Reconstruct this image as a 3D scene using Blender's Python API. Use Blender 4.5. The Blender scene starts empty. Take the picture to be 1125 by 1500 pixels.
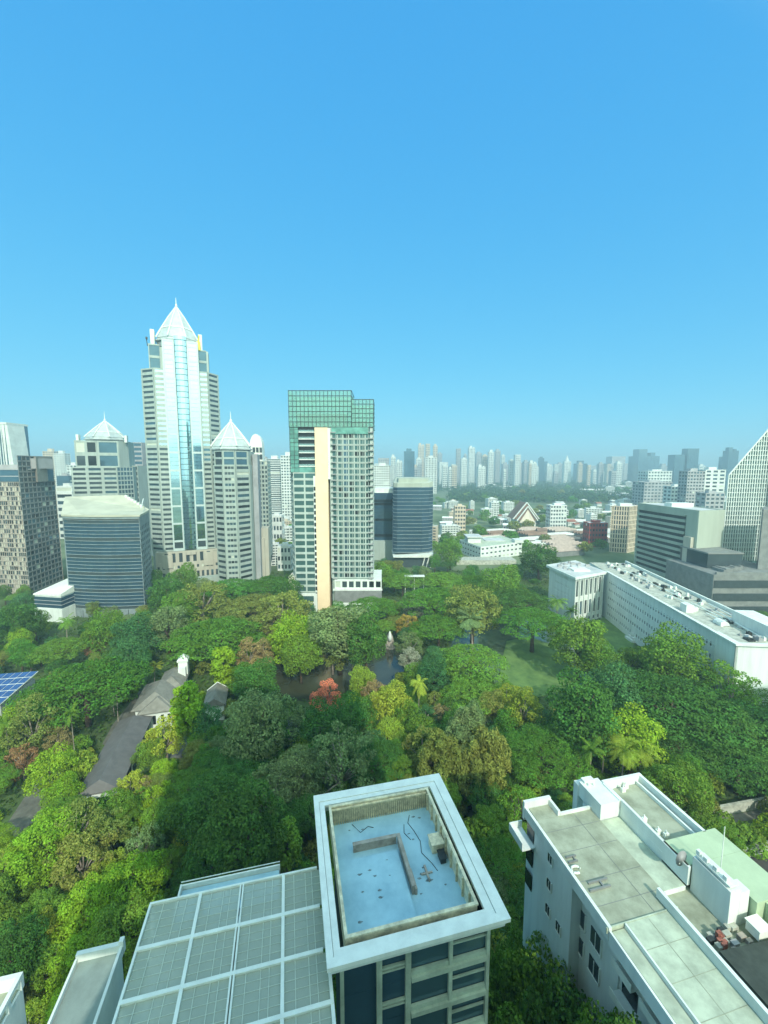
import bpy, math, random
import numpy as np
from mathutils import Vector
R = random.Random(11)
NR = np.random.RandomState(5)
HAZE = 0.00040
F = 600.0; H = 85.0; P = math.atan(66/600)
SP, CP = math.sin(P), math.cos(P)
S = bpy.context.scene
COL = S.collection

# ---------- mapping photo measurements to world metres ----------
def G(u, v, z=0.0):
    dx = (u-562.5)/F; dv = (v-750)/F
    t = (z-H)/(-SP-dv*CP)
    return (dx*t, (CP-dv*SP)*t)
def XY(u, y, z):
    return (u-562.5)/F*(y*CP+(H-z)*SP)
def ZV(v, y):
    dv = (v-750)/F
    return H + y*(-SP-dv*CP)/(CP-dv*SP)
A13 = math.radians(13.2); C13, S13 = math.cos(A13), math.sin(A13)
def L(x, y):
    return (x*C13-y*S13, x*S13+y*C13)
def pix(x, y, z):
    d = y*CP+(H-z)*SP; h = -y*SP*1.0+(z-H)*CP
    h = (z-H)*CP + y*SP
    return 562.5+F*x/d, 750-F*h/d

# ---------- materials ----------
M = {}
def pmat(name, col, rough=.8, amt=.12, sc=.35, metal=0., spec=.3, streak=False, col2=None, bump=0.):
    m = bpy.data.materials.new(name); m.use_nodes = True
    nt = m.node_tree; b = nt.nodes['Principled BSDF']
    b.inputs['Roughness'].default_value = rough; b.inputs['Metallic'].default_value = metal
    b.inputs['Specular IOR Level'].default_value = spec
    tc = nt.nodes.new('ShaderNodeTexCoord'); mp = nt.nodes.new('ShaderNodeMapping')
    nt.links.new(tc.outputs['Object'], mp.inputs['Vector'])
    if streak: mp.inputs['Scale'].default_value = (1, 1, .12)
    n = nt.nodes.new('ShaderNodeTexNoise'); n.inputs['Scale'].default_value = sc
    n.inputs['Detail'].default_value = 6; n.inputs['Roughness'].default_value = .65
    nt.links.new(mp.outputs['Vector'], n.inputs['Vector'])
    r = nt.nodes.new('ShaderNodeValToRGB')
    c2 = col2 if col2 else tuple(max(0, c*(1-2.2*amt)) for c in col)
    c1 = tuple(min(1, c*(1+amt)) for c in col)
    r.color_ramp.elements[0].position = .34; r.color_ramp.elements[1].position = .62
    r.color_ramp.elements[0].color = (*c2, 1); r.color_ramp.elements[1].color = (*c1, 1)
    nt.links.new(n.outputs['Fac'], r.inputs['Fac']); nt.links.new(r.outputs['Color'], b.inputs['Base Color'])
    if bump:
        bp = nt.nodes.new('ShaderNodeBump'); bp.inputs['Strength'].default_value = bump
        nt.links.new(n.outputs['Fac'], bp.inputs['Height']); nt.links.new(bp.outputs['Normal'], b.inputs['Normal'])
    M[name] = m; return m
pmat('plaster_white', (.66, .73, .68), .75, .06, .5, streak=True)
pmat('plaster_cream', (.66, .62, .52), .8, .08, .4, streak=True)
pmat('stone_pale', (.34, .42, .38), .75, .06, .3, streak=True)
pmat('stone_pink', (.44, .44, .36), .75, .06, .3, streak=True)
pmat('column_cream', (.80, .64, .42), .7, .03, .2)
pmat('bay_white', (.46, .58, .56), .45, .05, .8, spec=.4)
pmat('metal_white', (.74, .80, .72), .45, .05, .8, spec=.4)
pmat('frame_paint', (.82, .86, .78), .4, .05, .7, spec=.4, streak=True)
pmat('parapet_cream', (.74, .68, .48), .8, .18, 1.2)
pmat('slat_cream', (.66, .58, .38), .8, .2, 2.0)
pmat('roof_blue', (.36, .58, .66), .55, .08, .35, col2=(.28, .48, .57))
pmat('rust_grime', (.19, .26, .28), .9, .3, 2.0)
pmat('low_wall_tan', (.36, .33, .28), .8, .15, 1.0)
pmat('concrete', (.42, .45, .38), .85, .16, .55)
pmat('concrete_roof', (.32, .36, .27), .9, .12, .45, col2=(.225, .25, .18))
pmat('concrete_light', (.44, .52, .40), .85, .12, .5)
pmat('roof_sage', (.42, .54, .36), .85, .05, .4)
pmat('facade_blue_white', (.68, .76, .72), .7, .05, .5, streak=True)
pmat('roof_cream', (.44, .46, .36), .8, .07, .1)
pmat('roof_grey', (.125, .125, .12), .75, .08, .5, streak=False)
pmat('roof_slate', (.20, .20, .17), .8, .1, .6)
pmat('roof_tilegrey', (.22, .28, .25), .8, .08, .5)
pmat('roof_brown', (.22, .15, .11), .85, .15, .1)
pmat('roof_red', (.30, .13, .09), .85, .15, .1)
pmat('roof_tan', (.40, .34, .29), .85, .10, .3)
pmat('roof_zinc', (.54, .57, .55), .6, .12, .08)
pmat('wall_white', (.60, .66, .62), .8, .08, .1)
pmat('wall_beige', (.55, .48, .36), .8, .08, .1)
pmat('wall_red', (.30, .06, .05), .8, .1, .1)
pmat('wall_grey', (.35, .37, .37), .8, .1, .1)
pmat('terrace_tile', (.46, .46, .36), .85, .15, 1.5)
pmat('dark_metal', (.04, .05, .05), .5, .1, 1)
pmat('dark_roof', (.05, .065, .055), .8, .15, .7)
pmat('debris_red', (.30, .12, .09), .8, .25, 3)
pmat('asphalt', (.07, .07, .068), .9, .15, .3)
pmat('path_grey', (.14, .145, .12), .9, .15, .4)
pmat('bark', (.12, .09, .06), .95, .25, 1.5)
pmat('bark_pale', (.30, .27, .22), .9, .2, 1.5)
pmat('slab_grey', (.36, .42, .35), .75, .06, .12, streak=True)
pmat('slab_dark', (.05, .07, .075), .3, .1, .5)
pmat('crane_yellow', (.75, .62, .06), .5, .05, 1)
pmat('podium_grey', (.20, .22, .21), .7, .1, .3)
def gmat(name, col, metal=.6, rough=.08, var=.07, sc=.12):
    m = pmat(name, col, rough, var, sc, metal, .5)
    return m
gmat('glass_dark', (.07, .10, .11), .25, .12)
gmat('glass_mirror', (.62, .86, .90), .95, .05, .05, .05)
gmat('glass_blue', (.10, .19, .24), .6, .08)
gmat('glass_navy', (.06, .13, .19), .45, .10)
gmat('glass_teal', (.08, .17, .165), .4, .12)
gmat('glass_green', (.15, .36, .30), .4, .10, .2, .2)
gmat('glass_black', (.02, .028, .03), .2, .12)
gmat('glass_balcony', (.03, .05, .05), .1, .3)
gmat('solar_cell', (.06, .13, .30), .3, .2, .1, .5)
def screen_mat(name, col, alpha):
    m = bpy.data.materials.new(name); m.use_nodes = True; nt = m.node_tree
    b = nt.nodes['Principled BSDF']; b.inputs['Base Color'].default_value = (*col, 1); b.inputs['Roughness'].default_value = .25
    b.inputs['Alpha'].default_value = alpha; M[name] = m
screen_mat('glass_screen', (.20, .46, .38), .46)
screen_mat('net_panel', (.44, .50, .40), .62)
pmat('bar_grey', (.52, .58, .48), .5, .05, 1)
pmat('crown_metal', (.40, .48, .47), .45, .08, .3, spec=.4)
pmat('teal_render', (.38, .46, .42), .7, .06, .3, streak=True)
pmat('band_grey', (.22, .28, .29), .6, .1, .3)
screen_mat('glass_rail', (.3, .5, .5), .4)
def leafmat(name, trans=.30):
    m = bpy.data.materials.new(name); m.use_nodes = True; nt = m.node_tree; N = nt.nodes
    N.remove(N['Principled BSDF']); out = N['Material Output']
    oi = N.new('ShaderNodeObjectInfo'); ge = N.new('ShaderNodeNewGeometry'); tc = N.new('ShaderNodeTexCoord')
    no = N.new('ShaderNodeTexNoise'); no.inputs['Scale'].default_value = .33; no.inputs['Detail'].default_value = 2
    nt.links.new(tc.outputs['Object'], no.inputs['Vector'])
    a = N.new('ShaderNodeMapRange'); a.inputs[3].default_value = .76; a.inputs[4].default_value = 1.3
    nt.links.new(ge.outputs['Random Per Island'], a.inputs[0])
    b = N.new('ShaderNodeMapRange'); b.inputs[1].default_value = .3; b.inputs[2].default_value = .7; b.inputs[3].default_value = .72; b.inputs[4].default_value = 1.3
    nt.links.new(no.outputs['Fac'], b.inputs[0])
    mu = N.new('ShaderNodeMath'); mu.operation = 'MULTIPLY'
    nt.links.new(a.outputs[0], mu.inputs[0]); nt.links.new(b.outputs[0], mu.inputs[1])
    hs = N.new('ShaderNodeHueSaturation')
    h = N.new('ShaderNodeMapRange'); h.inputs[3].default_value = .465; h.inputs[4].default_value = .52
    nt.links.new(no.outputs['Fac'], h.inputs[0]); nt.links.new(h.outputs[0], hs.inputs['Hue'])
    nt.links.new(mu.outputs[0], hs.inputs['Value']); nt.links.new(oi.outputs['Color'], hs.inputs['Color'])
    d = N.new('ShaderNodeBsdfDiffuse'); t = N.new('ShaderNodeBsdfTranslucent'); mx = N.new('ShaderNodeMixShader'); mx.inputs[0].default_value = trans
    nt.links.new(hs.outputs[0], d.inputs[0]); nt.links.new(hs.outputs[0], t.inputs[0])
    nt.links.new(d.outputs[0], mx.inputs[1]); nt.links.new(t.outputs[0], mx.inputs[2]); nt.links.new(mx.outputs[0], out.inputs[0])
    M[name] = m
leafmat('leaf')

# ---------- mesh builder ----------
ROOT = {}
class MB:
    def __init__(s): s.v = []; s.f = []; s.m = []
    def add(s, vs, fs, mi=0):
        o = len(s.v); s.v += [tuple(p) for p in vs]
        for f in fs: s.f.append([i+o for i in f]); s.m.append(mi)
    def hexa(s, p, mi=0):
        s.add(p, [(3, 2, 1, 0), (4, 5, 6, 7), (0, 1, 5, 4), (1, 2, 6, 5), (2, 3, 7, 6), (3, 0, 4, 7)], mi)
    def box(s, x0, x1, y0, y1, z0, z1, mi=0, fr=None):
        q = [(x0, y0), (x1, y0), (x1, y1), (x0, y1)]
        if fr: q = [fr(*a) for a in q]
        s.hexa([(a, b, z0) for a, b in q]+[(a, b, z1) for a, b in q], mi); return s
    def prism(s, poly, z0, z1, mi=0, mtop=None):
        n = len(poly); z1s = z1 if isinstance(z1, (list, tuple)) else [z1]*n
        vs = [(a, b, z0) for a, b in poly]+[(poly[i][0], poly[i][1], z1s[i]) for i in range(n)]
        s.add(vs, [tuple(range(n-1, -1, -1))]+[(i, (i+1) % n, n+(i+1) % n, n+i) for i in range(n)], mi)
        o = len(s.v)-2*n; s.f.append([o+n+i for i in range(n)]); s.m.append(mi if mtop is None else mtop); return s
    def slab(s, A, B, o0, o1, z0, z1, t0=0., t1=1., mi=0):
        dx, dy = B[0]-A[0], B[1]-A[1]; l = math.hypot(dx, dy); nx, ny = dy/l, -dx/l
        a = (A[0]+dx*t0, A[1]+dy*t0); b = (A[0]+dx*t1, A[1]+dy*t1)
        q = [(a[0]+nx*o1, a[1]+ny*o1), (b[0]+nx*o1, b[1]+ny*o1), (b[0]+nx*o0, b[1]+ny*o0), (a[0]+nx*o0, a[1]+ny*o0)]
        s.hexa([(x, y, z0) for x, y in q]+[(x, y, z1) for x, y in q], mi)
    def ring(s, rings, mi=0, cap=True):
        n = len(rings[0]); o = len(s.v)
        for r in rings: s.v += [tuple(p) for p in r]
        for k in range(len(rings)-1):
            for i in range(n):
                s.f.append([o+k*n+i, o+k*n+(i+1) % n, o+(k+1)*n+(i+1) % n, o+(k+1)*n+i]); s.m.append(mi)
        if cap:
            s.f.append([o+i for i in range(n-1, -1, -1)]); s.m.append(mi)
            s.f.append([o+(len(rings)-1)*n+i for i in range(n)]); s.m.append(mi)
    def cyl(s, x, y, z0, z1, r0, r1=None, n=12, mi=0):
        r1 = r0 if r1 is None else r1
        s.ring([[(x+r*math.cos(2*math.pi*i/n), y+r*math.sin(2*math.pi*i/n), z) for i in range(n)] for z, r in ((z0, r0), (z1, r1))], mi); return s
    def tube(s, pts, rad, n=6, mi=0):
        rings = []
        for i, p in enumerate(pts):
            p = Vector(p); d = Vector(pts[min(i+1, len(pts)-1)])-Vector(pts[max(i-1, 0)])
            d.normalize(); a = d.orthogonal().normalized(); b = d.cross(a)
            r = rad[i] if isinstance(rad, (list, tuple)) else rad
            rings.append([p+(a*math.cos(2*math.pi*k/n)+b*math.sin(2*math.pi*k/n))*r for k in range(n)])
        # keep ring frames aligned
        s.ring(rings, mi); return s
    def build(s, name, mats, parent=None, smooth=False):
        me = bpy.data.meshes.new(name)
        if parent is None:
            xs = [p[0] for p in s.v]; ys = [p[1] for p in s.v]; zs = [p[2] for p in s.v]
            loc = Vector(((min(xs)+max(xs))/2, (min(ys)+max(ys))/2, min(zs)))
        else: loc = ROOT[parent.name]
        me.from_pydata([(p[0]-loc.x, p[1]-loc.y, p[2]-loc.z) for p in s.v], [], s.f)
        ms = mats if isinstance(mats, (list, tuple)) else [mats]
        for m in ms: me.materials.append(M[m])
        me.polygons.foreach_set('material_index', s.m)
        if smooth: me.polygons.foreach_set('use_smooth', [True]*len(me.polygons))
        me.update()
        o = bpy.data.objects.new(name, me); COL.objects.link(o)
        if parent is None: o.location = loc
        else: o.parent = parent
        ROOT[o.name] = loc; return o
def tag(o, label, cat, group=None, kind=None):
    if label: o['label'] = label
    if cat: o['category'] = cat
    if group: o['group'] = group
    if kind: o['kind'] = kind
    return o
def struct(name, mb, mat):
    o = mb.build(name, mat); o['kind'] = 'structure'; return o
WR = random.Random(77)
class Thing:
    def __init__(s, name, label, cat, loc, group=None):
        o = bpy.data.objects.new(name, None); COL.objects.link(o); o.location = loc; o.empty_display_size = 1
        ROOT[o.name] = Vector(loc); s.o = o; tag(o, label, cat, group); s.w = []
    def part(s, name, mb, mats, parent=None, label=None, smooth=False):
        o = mb.build(name, mats, parent or s.o, smooth)
        if label: o['label'] = label
        return o
    def win(s, verts, mat, name='window'): s.w.append((verts, mat, name))
    def finish(s):
        def size(w):
            v = w[0]; a = Vector(v[1])-Vector(v[0]); b = Vector(v[4])-Vector(v[0]); c = Vector(v[0])
            return a.length*b.length/(c.x**2+c.y**2+(c.z-H)**2)
        for nm in sorted(set(w[2] for w in s.w)):
            ws = sorted([w for w in s.w if w[2] == nm], key=size, reverse=True)
            for w in ws[:100]:
                b = MB(); b.hexa(w[0]); s.part(nm, b, w[1])
            rest = ws[100:]
            if rest:
                mats = sorted(set(w[1] for w in rest)); b = MB()
                for w in rest: b.hexa(w[0], mats.index(w[1]))
                o = s.part(nm+'_field', b, mats); o['kind'] = 'stuff'
def inset(poly, d):
    n = len(poly); out = []
    for i in range(n):
        p0, p1, p2 = poly[i-1], poly[i], poly[(i+1) % n]
        def off(a, b):
            dx, dy = b[0]-a[0], b[1]-a[1]; l = math.hypot(dx, dy); return (-dy/l*d, dx/l*d), (dx, dy)
        o1, d1 = off(p0, p1); o2, d2 = off(p1, p2)
        den = d1[0]*d2[1]-d1[1]*d2[0]
        if abs(den) < 1e-6: out.append((p1[0]+o1[0], p1[1]+o1[1])); continue
        ax, ay = p1[0]+o1[0], p1[1]+o1[1]; bx, by = p1[0]+o2[0], p1[1]+o2[1]
        t = ((bx-ax)*d2[1]-(by-ay)*d2[0])/den
        out.append((ax+d1[0]*t, ay+d1[1]*t))
    return out
def fac(T, wb, A, B, z0, z1, nf=1, nc=1, ws=.7, hs=.5, mat='glass_dark', dep=.4, base=0., top=0., edge=0., rnd=None, skip=None, nm='window', wi=0):
    """wall with real openings: spandrel bands, set-back piers, glass panels behind them"""
    dx, dy = B[0]-A[0], B[1]-A[1]; l = math.hypot(dx, dy); e = 1-dep/l
    if nf <= 0:
        wb.slab(A, B, -dep, 0, z0, z1, 0, e, wi); return
    fh = (z1-top-z0-base)/nf; zz = z0+base
    lo = z0
    for k in range(nf):
        a = zz+k*fh+fh*(1-hs)/2; b = a+fh*hs
        wb.slab(A, B, -dep, 0, lo, a, 0, e, wi); lo = b
    wb.slab(A, B, -dep, 0, lo, z1, 0, e, wi)
    span = l-2*edge; cw = span/nc/l; t0 = edge/l
    m = (1-ws)/2
    if ws < .999 or edge > 0:
        cuts = [0.]
        for c in range(nc): cuts += [t0+cw*(c+m), t0+cw*(c+1-m)]
        cuts.append(e)
        for i in range(0, len(cuts), 2):
            if cuts[i+1]-cuts[i] > .0005: wb.slab(A, B, -dep+.03, -.04, zz+fh*(1-hs)/2-.02, z1-.05, cuts[i], cuts[i+1], wi)
    nx, ny = dy/l, -dx/l
    for k in range(nf):
        a = zz+k*fh+fh*(1-hs)/2-.02; b = a+fh*hs+.04
        for c in range(nc):
            if skip and skip(k, c): continue
            ta = t0+cw*(c+m)-.02/l; tb = min(t0+cw*(c+1-m)+.02/l, e)
            q = []
            for t, o in ((ta, -dep+.12), (tb, -dep+.12), (tb, -dep+.06), (ta, -dep+.06)):
                q.append((A[0]+dx*t+nx*o, A[1]+dy*t+ny*o))
            mm = rnd(k, c) if rnd else mat
            if not rnd and mat in ('glass_dark', 'glass_navy'):
                z_ = WR.random(); mm = 'glass_blue' if z_ < .16 else ('glass_black' if z_ < .28 else ('bar_grey' if z_ < .31 else mat))
            T.win([(x, y, a) for x, y in q]+[(x, y, b) for x, y in q], mm, nm)
def rect(x0, x1, y0, y1, ang=0., c=None):
    q = [(x0, y0), (x1, y0), (x1, y1), (x0, y1)]
    if not ang: return q
    cx, cy = c or ((x0+x1)/2, (y0+y1)/2); a = math.radians(ang)
    return [(cx+(x-cx)*math.cos(a)-(y-cy)*math.sin(a), cy+(x-cx)*math.sin(a)+(y-cy)*math.cos(a)) for x, y in q]
def block(T, poly, z0, z1, specs, wallmat, roofmat, dep=.4, roofdrop=.5, name='wall', corename=None):
    """building volume: one wall part, a roof part, window parts; specs[i] = kwargs for edge i or None"""
    wb = MB(); n = len(poly)
    for i in range(n):
        A, B = poly[i], poly[(i+1) % n]
        sp = specs[i] if i < len(specs) else None
        if sp: fac(T, wb, A, B, z0, z1, dep=dep, **sp)
        else: fac(T, wb, A, B, z0, z1, 0, dep=dep)
    ip = inset(poly, dep)
    wb.prism(inset(poly, dep+.02), z0, z1-roofdrop)
    w = T.part(name, wb, wallmat)
    T.part('roof', MB().prism(inset(poly, dep+.03), z1-roofdrop+.004, z1-roofdrop+.12), roofmat, w)
    return w
EXCL = []
def excl(poly, m=0.): EXCL.append((poly, m))
def inside(p, poly, m=0.):
    x, y = p; n = len(poly); c = False; dmin = 1e9
    for i in range(n):
        x1, y1 = poly[i]; x2, y2 = poly[(i+1) % n]
        if (y1 > y) != (y2 > y) and x < (x2-x1)*(y-y1)/(y2-y1)+x1: c = not c
        dx, dy = x2-x1, y2-y1; t = max(0, min(1, ((x-x1)*dx+(y-y1)*dy)/(dx*dx+dy*dy+1e-9)))
        dmin = min(dmin, math.hypot(x-x1-t*dx, y-y1-t*dy))
    return c or dmin < m
# ---------- camera, light, sky ----------
cam = bpy.data.cameras.new('camera'); co = bpy.data.objects.new('camera', cam); COL.objects.link(co)
cam.sensor_fit = 'HORIZONTAL'; cam.sensor_width = 36; cam.lens = 36*F/1125.0
cam.clip_start = .1; cam.clip_end = 40000
co.location = (0, 0, H); co.rotation_euler = (math.pi/2-P, 0, 0); S.camera = co
SAZ, SEL = math.radians(18), math.radians(37)       # sun behind the viewer, 18 deg to the right
sd = Vector((math.sin(SAZ)*math.cos(SEL), -math.cos(SAZ)*math.cos(SEL), math.sin(SEL)))
sl = bpy.data.lights.new('sun', 'SUN'); sl.energy = 3.1; sl.angle = math.radians(.6); sl.color = (1, .94, .82)
so = bpy.data.objects.new('sun', sl); COL.objects.link(so); so.rotation_euler = sd.to_track_quat('Z', 'Y').to_euler(); so.location = (60, -200, 260)
W = bpy.data.worlds.new('World'); S.world = W; W.use_nodes = True; nt = W.node_tree
bg = nt.nodes['Background']; sk = nt.nodes.new('ShaderNodeTexSky'); sk.sky_type = 'NISHITA'; sk.sun_disc = False
sk.sun_elevation = SEL; sk.sun_rotation = math.atan2(sd.x, sd.y); sk.air_density = 1.0; sk.dust_density = .6; sk.ozone_density = 1.2
EXPO = .5
sep = nt.nodes.new('ShaderNodeSeparateColor'); cmb = nt.nodes.new('ShaderNodeCombineColor'); nt.links.new(sk.outputs[0], sep.inputs[0])
for i, (tn, pw, am) in enumerate(((.62, .80, .40), (1.0, .40, .72), (1.18, .16, .97))):     # grade the clear sky towards the deep azure of the place
    m1 = nt.nodes.new('ShaderNodeMath'); m1.operation = 'MULTIPLY'; m1.inputs[1].default_value = .1776*tn; nt.links.new(sep.outputs[i], m1.inputs[0])
    m2 = nt.nodes.new('ShaderNodeMath'); m2.operation = 'POWER'; m2.inputs[1].default_value = pw; nt.links.new(m1.outputs[0], m2.inputs[0])
    m3 = nt.nodes.new('ShaderNodeMath'); m3.operation = 'MULTIPLY'; m3.inputs[1].default_value = am/(2**EXPO)/.1; nt.links.new(m2.outputs[0], m3.inputs[0])
    nt.links.new(m3.outputs[0], cmb.inputs[i])
# broad pale glow added to the unseen sky behind the viewer, lifting the shade
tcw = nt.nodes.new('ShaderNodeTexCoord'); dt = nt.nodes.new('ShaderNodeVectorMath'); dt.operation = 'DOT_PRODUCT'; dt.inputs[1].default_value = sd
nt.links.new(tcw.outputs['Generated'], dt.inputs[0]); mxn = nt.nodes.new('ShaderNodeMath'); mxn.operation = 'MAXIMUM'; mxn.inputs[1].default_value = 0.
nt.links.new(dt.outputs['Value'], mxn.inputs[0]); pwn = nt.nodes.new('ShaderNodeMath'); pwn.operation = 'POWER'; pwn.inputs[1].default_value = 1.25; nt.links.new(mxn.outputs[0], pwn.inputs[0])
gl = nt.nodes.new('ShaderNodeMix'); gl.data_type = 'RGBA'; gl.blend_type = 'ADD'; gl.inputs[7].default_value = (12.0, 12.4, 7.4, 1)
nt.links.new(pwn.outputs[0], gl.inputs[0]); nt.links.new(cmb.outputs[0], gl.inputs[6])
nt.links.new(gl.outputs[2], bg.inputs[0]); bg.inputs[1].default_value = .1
S.view_settings.view_transform = 'Standard'; S.view_settings.look = 'None'; S.view_settings.exposure = EXPO; S.view_settings.gamma = 1
S.cycles.max_bounces = 6; S.cycles.diffuse_bounces = 3; S.cycles.transparent_max_bounces = 12; S.cycles.volume_bounces = 0
S.cycles.use_denoising = True
# ---------- haze ----------
hm = bpy.data.materials.new('haze'); hm.use_nodes = True; hn = hm.node_tree; hn.nodes.remove(hn.nodes['Principled BSDF'])
pv = hn.nodes.new('ShaderNodeVolumePrincipled'); pv.inputs['Color'].default_value = (.62, .91, 1, 1); pv.inputs['Density'].default_value = HAZE; pv.inputs['Anisotropy'].default_value = .1
hn.links.new(pv.outputs[0], hn.nodes['Material Output'].inputs['Volume']); M['haze'] = hm
hb = MB().box(-9500, 9500, -2500, 12500, -2, 214); ho = hb.build('haze', 'haze'); ho['kind'] = 'stuff'
# ---------- ground, water, paths ----------
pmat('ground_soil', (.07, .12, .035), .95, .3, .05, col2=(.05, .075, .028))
pmat('city_ground', (.13, .17, .09), .95, .2, .02, col2=(.05, .095, .035))
pmat('lawn', (.125, .215, .06), .95, .2, .16, col2=(.075, .15, .045))
pmat('lawn_dry', (.22, .24, .07), .95, .2, .12)
def water(name, col):
    m = pmat(name, col, .12, .15, .08, 0, .5)
    b = m.node_tree.nodes['Principled BSDF']; nt = m.node_tree
    n = nt.nodes.new('ShaderNodeTexNoise'); n.inputs['Scale'].default_value = .7
    bp = nt.nodes.new('ShaderNodeBump'); bp.inputs['Strength'].default_value = .06; nt.links.new(n.outputs['Fac'], bp.inputs['Height']); nt.links.new(bp.outputs['Normal'], b.inputs['Normal'])
water('water_brown', (.05, .055, .032)); water('water_green', (.085, .13, .075))
struct('ground', MB().prism([(-9400, -2400), (9400, -2400), (9400, 12400), (-9400, 12400)], -.8, 0), 'city_ground')
def sheet(name, poly, z, mat): return struct(name, MB().prism(poly, -.05, z), mat)
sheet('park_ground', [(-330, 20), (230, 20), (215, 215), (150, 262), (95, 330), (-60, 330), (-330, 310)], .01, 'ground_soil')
BP = [G(u, v) for u, v in ((392, 1022), (470, 1030), (560, 1010), (592, 985), (590, 955), (572, 945), (480, 958), (398, 975))]
sheet('brown_pond', BP, .05, 'water_brown'); excl(BP, 1.)
GP = [G(u, v) for u, v in ((745, 1010), (860, 1022), (905, 1000), (880, 955), (850, 930), (800, 915), (762, 898), (715, 898), (668, 925), (655, 960), (700, 990))]
sheet('green_pond', GP, .05, 'water_green')
LW = [G(u, v) for u, v in ((728, 1012), (790, 1022), (838, 1008), (852, 995), (832, 965), (812, 947), (775, 933), (742, 940), (735, 970))]
sheet('lawn', LW, .3, 'lawn'); excl(GP, 3.0)
LP = [G(u, v) for u, v in ((880, 905), (890, 900), (930, 930), (925, 965), (890, 975), (868, 960))]
sheet('hotel_lawn', LP, .06, 'lawn'); excl(LP, 1.5)
rd = [G(u, v) for u, v in ((5, 1215), (48, 1150), (78, 1120), (95, 1128), (62, 1190), (45, 1240))]
sheet('park_road', rd, .07, 'path_grey'); excl(rd, 2.0)
gp = [G(u, v) for u, v in ((285, 1110), (326, 1092), (338, 1060), (330, 1055), (318, 1080), (240, 1092), (205, 1100), (205, 1112))]
sheet('garden_path', gp, .09, 'path_grey'); excl(gp, 1.)
hl = [G(u, v) for u, v in ((232, 1150), (266, 1130), (280, 1095), (243, 1085), (230, 1110))]
sheet('dry_lawn', hl, .05, 'lawn_dry'); excl(hl, .5)
ar = [G(u, v) for u, v in ((165, 1062), (205, 1012), (222, 1020), (190, 1062), (168, 1100), (150, 1090))]
sheet('shed_driveway', ar, .08, 'path_grey'); excl(ar, 1.)
r2 = [L(47, 12), L(70, 12), L(82, 44), L(60, 44)]
r2 = [G(u, v) for u, v in ((1000, 1222), (1125, 1196), (1200, 1185), (1200, 1175), (1125, 1184), (990, 1208))]
sheet('service_road', r2, .07, 'path_grey'); excl(r2, 1.5)
r3 = [G(u, v) for u, v in ((1075, 1262), (1200, 1225), (1290, 1400), (1160, 1430))]
sheet('parking_court', r3, .06, 'asphalt'); excl(r3, .5)
al = [L(-27, 20), L(-19, 20), L(-23, 62), L(-29, 62)]
sheet('alley', al, .06, 'asphalt'); excl(al, .5)
# ---------- the viewer's own tower and an added unseen one, which shade the park ----------
def shade_tower(name, label, poly, z1, nf, nc, low=None, zl=0):
    t = Thing(name, label, 'tower', (poly[0][0], poly[0][1], 0))
    wb = MB()
    for i in range(4):
        fac(t, wb, poly[i], poly[(i+1) % 4], zl, z1, nf if i == 2 else 0, nc, .8, .55, 'glass_dark', .4, nm='window')
    wb.prism(inset(poly, .42), zl, z1-.5)
    if low:
        for i in range(4): fac(t, wb, low[i], low[(i+1) % 4], 0, zl-.01, 8 if i == 2 else 0, nc, .8, .55, 'glass_dark', .4)
        wb.prism(inset(low, .42), 0, zl-.02)
    t.part('wall', wb, 'plaster_white'); t.finish()
shade_tower('hotel_tower', 'pale hotel tower behind the viewpoint whose shadow falls across the park', rect(-20, 31, -11, -1), 116, 8, 8, rect(-11, 30.8, -23.8, -1.2), 74)
shade_tower('apartment_tower', 'pale unseen tower added behind the viewpoint to shade the right side of the park', rect(150, 200, -50, -22), 132, 12, 8)  # added out of view, sized so its shade reaches the right-hand trees

# ---------- foreground: white-framed roof block ----------
def lbox(mb, x0, x1, y0, y1, z0, z1, mi=0): mb.box(x0, x1, y0, y1, z0, z1, mi, L)
def lp(*q): return [L(*a) for a in q]
ox, oy = L(10, 38)
t = Thing('glass_block', 'dark glass block crowned by a wide white-framed sunken blue roof', 'building', (ox, oy, 0))
fx0, fx1, fy0, fy1 = 2.1, 18.4, 28.9, 46.8; ix0, ix1, iy0, iy1 = 3.3, 16.5, 30.2, 45.1
b = MB()
def ringframe(b, a, c, z0, z1):
    (x0, x1, y0, y1), (u0, u1, w0, w1) = a, c
    for q in ([(x0, y0), (x1, y0), (u1, w0), (u0, w0)], [(x1, y0), (x1, y1), (u1, w1), (u1, w0)], [(x1, y1), (x0, y1), (u0, w1), (u1, w1)], [(x0, y1), (x0, y0), (u0, w0), (u0, w1)]):
        b.prism(lp(*q), z0, z1)
ringframe(b, (fx0, fx1, fy0, fy1), (ix0-.62, ix1+.85, iy0-.62, iy1+.62), 44.62, 45.0)
rf = t.part('roof_frame', b, 'frame_paint')
b = MB(); ringframe(b, (ix0-.58, ix1+.80, iy0-.58, iy1+.58), (ix0, ix1, iy0, iy1), 44.55, 44.93); t.part('inner_rim', b, 'frame_paint', rf)
b = MB(); ringframe(b, (fx0+.35, fx1-.35, fy0+.35, fy1-.35), (ix0-.3, ix1+.3, iy0-.3, iy1+.3), 43.9, 44.5); t.part('fascia', b, 'metal_white', rf)
# cream parapet round the sunken roof
px0, px1, py0, py1 = 3.75, 16.1, 30.6, 44.75
b = MB(); ringframe(b, (px0, px1, py0, py1), (px0+.28, px1-.28, py0+.28, py1-.28), 44.95, 45.12)
ringframe(b, (px0+.08, px1-.08, py0+.08, py1-.08), (px0+.2, px1-.2, py0+.2, py1-.2), 42.35, 44.94); pp = t.part('parapet', b, 'parapet_cream')
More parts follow.
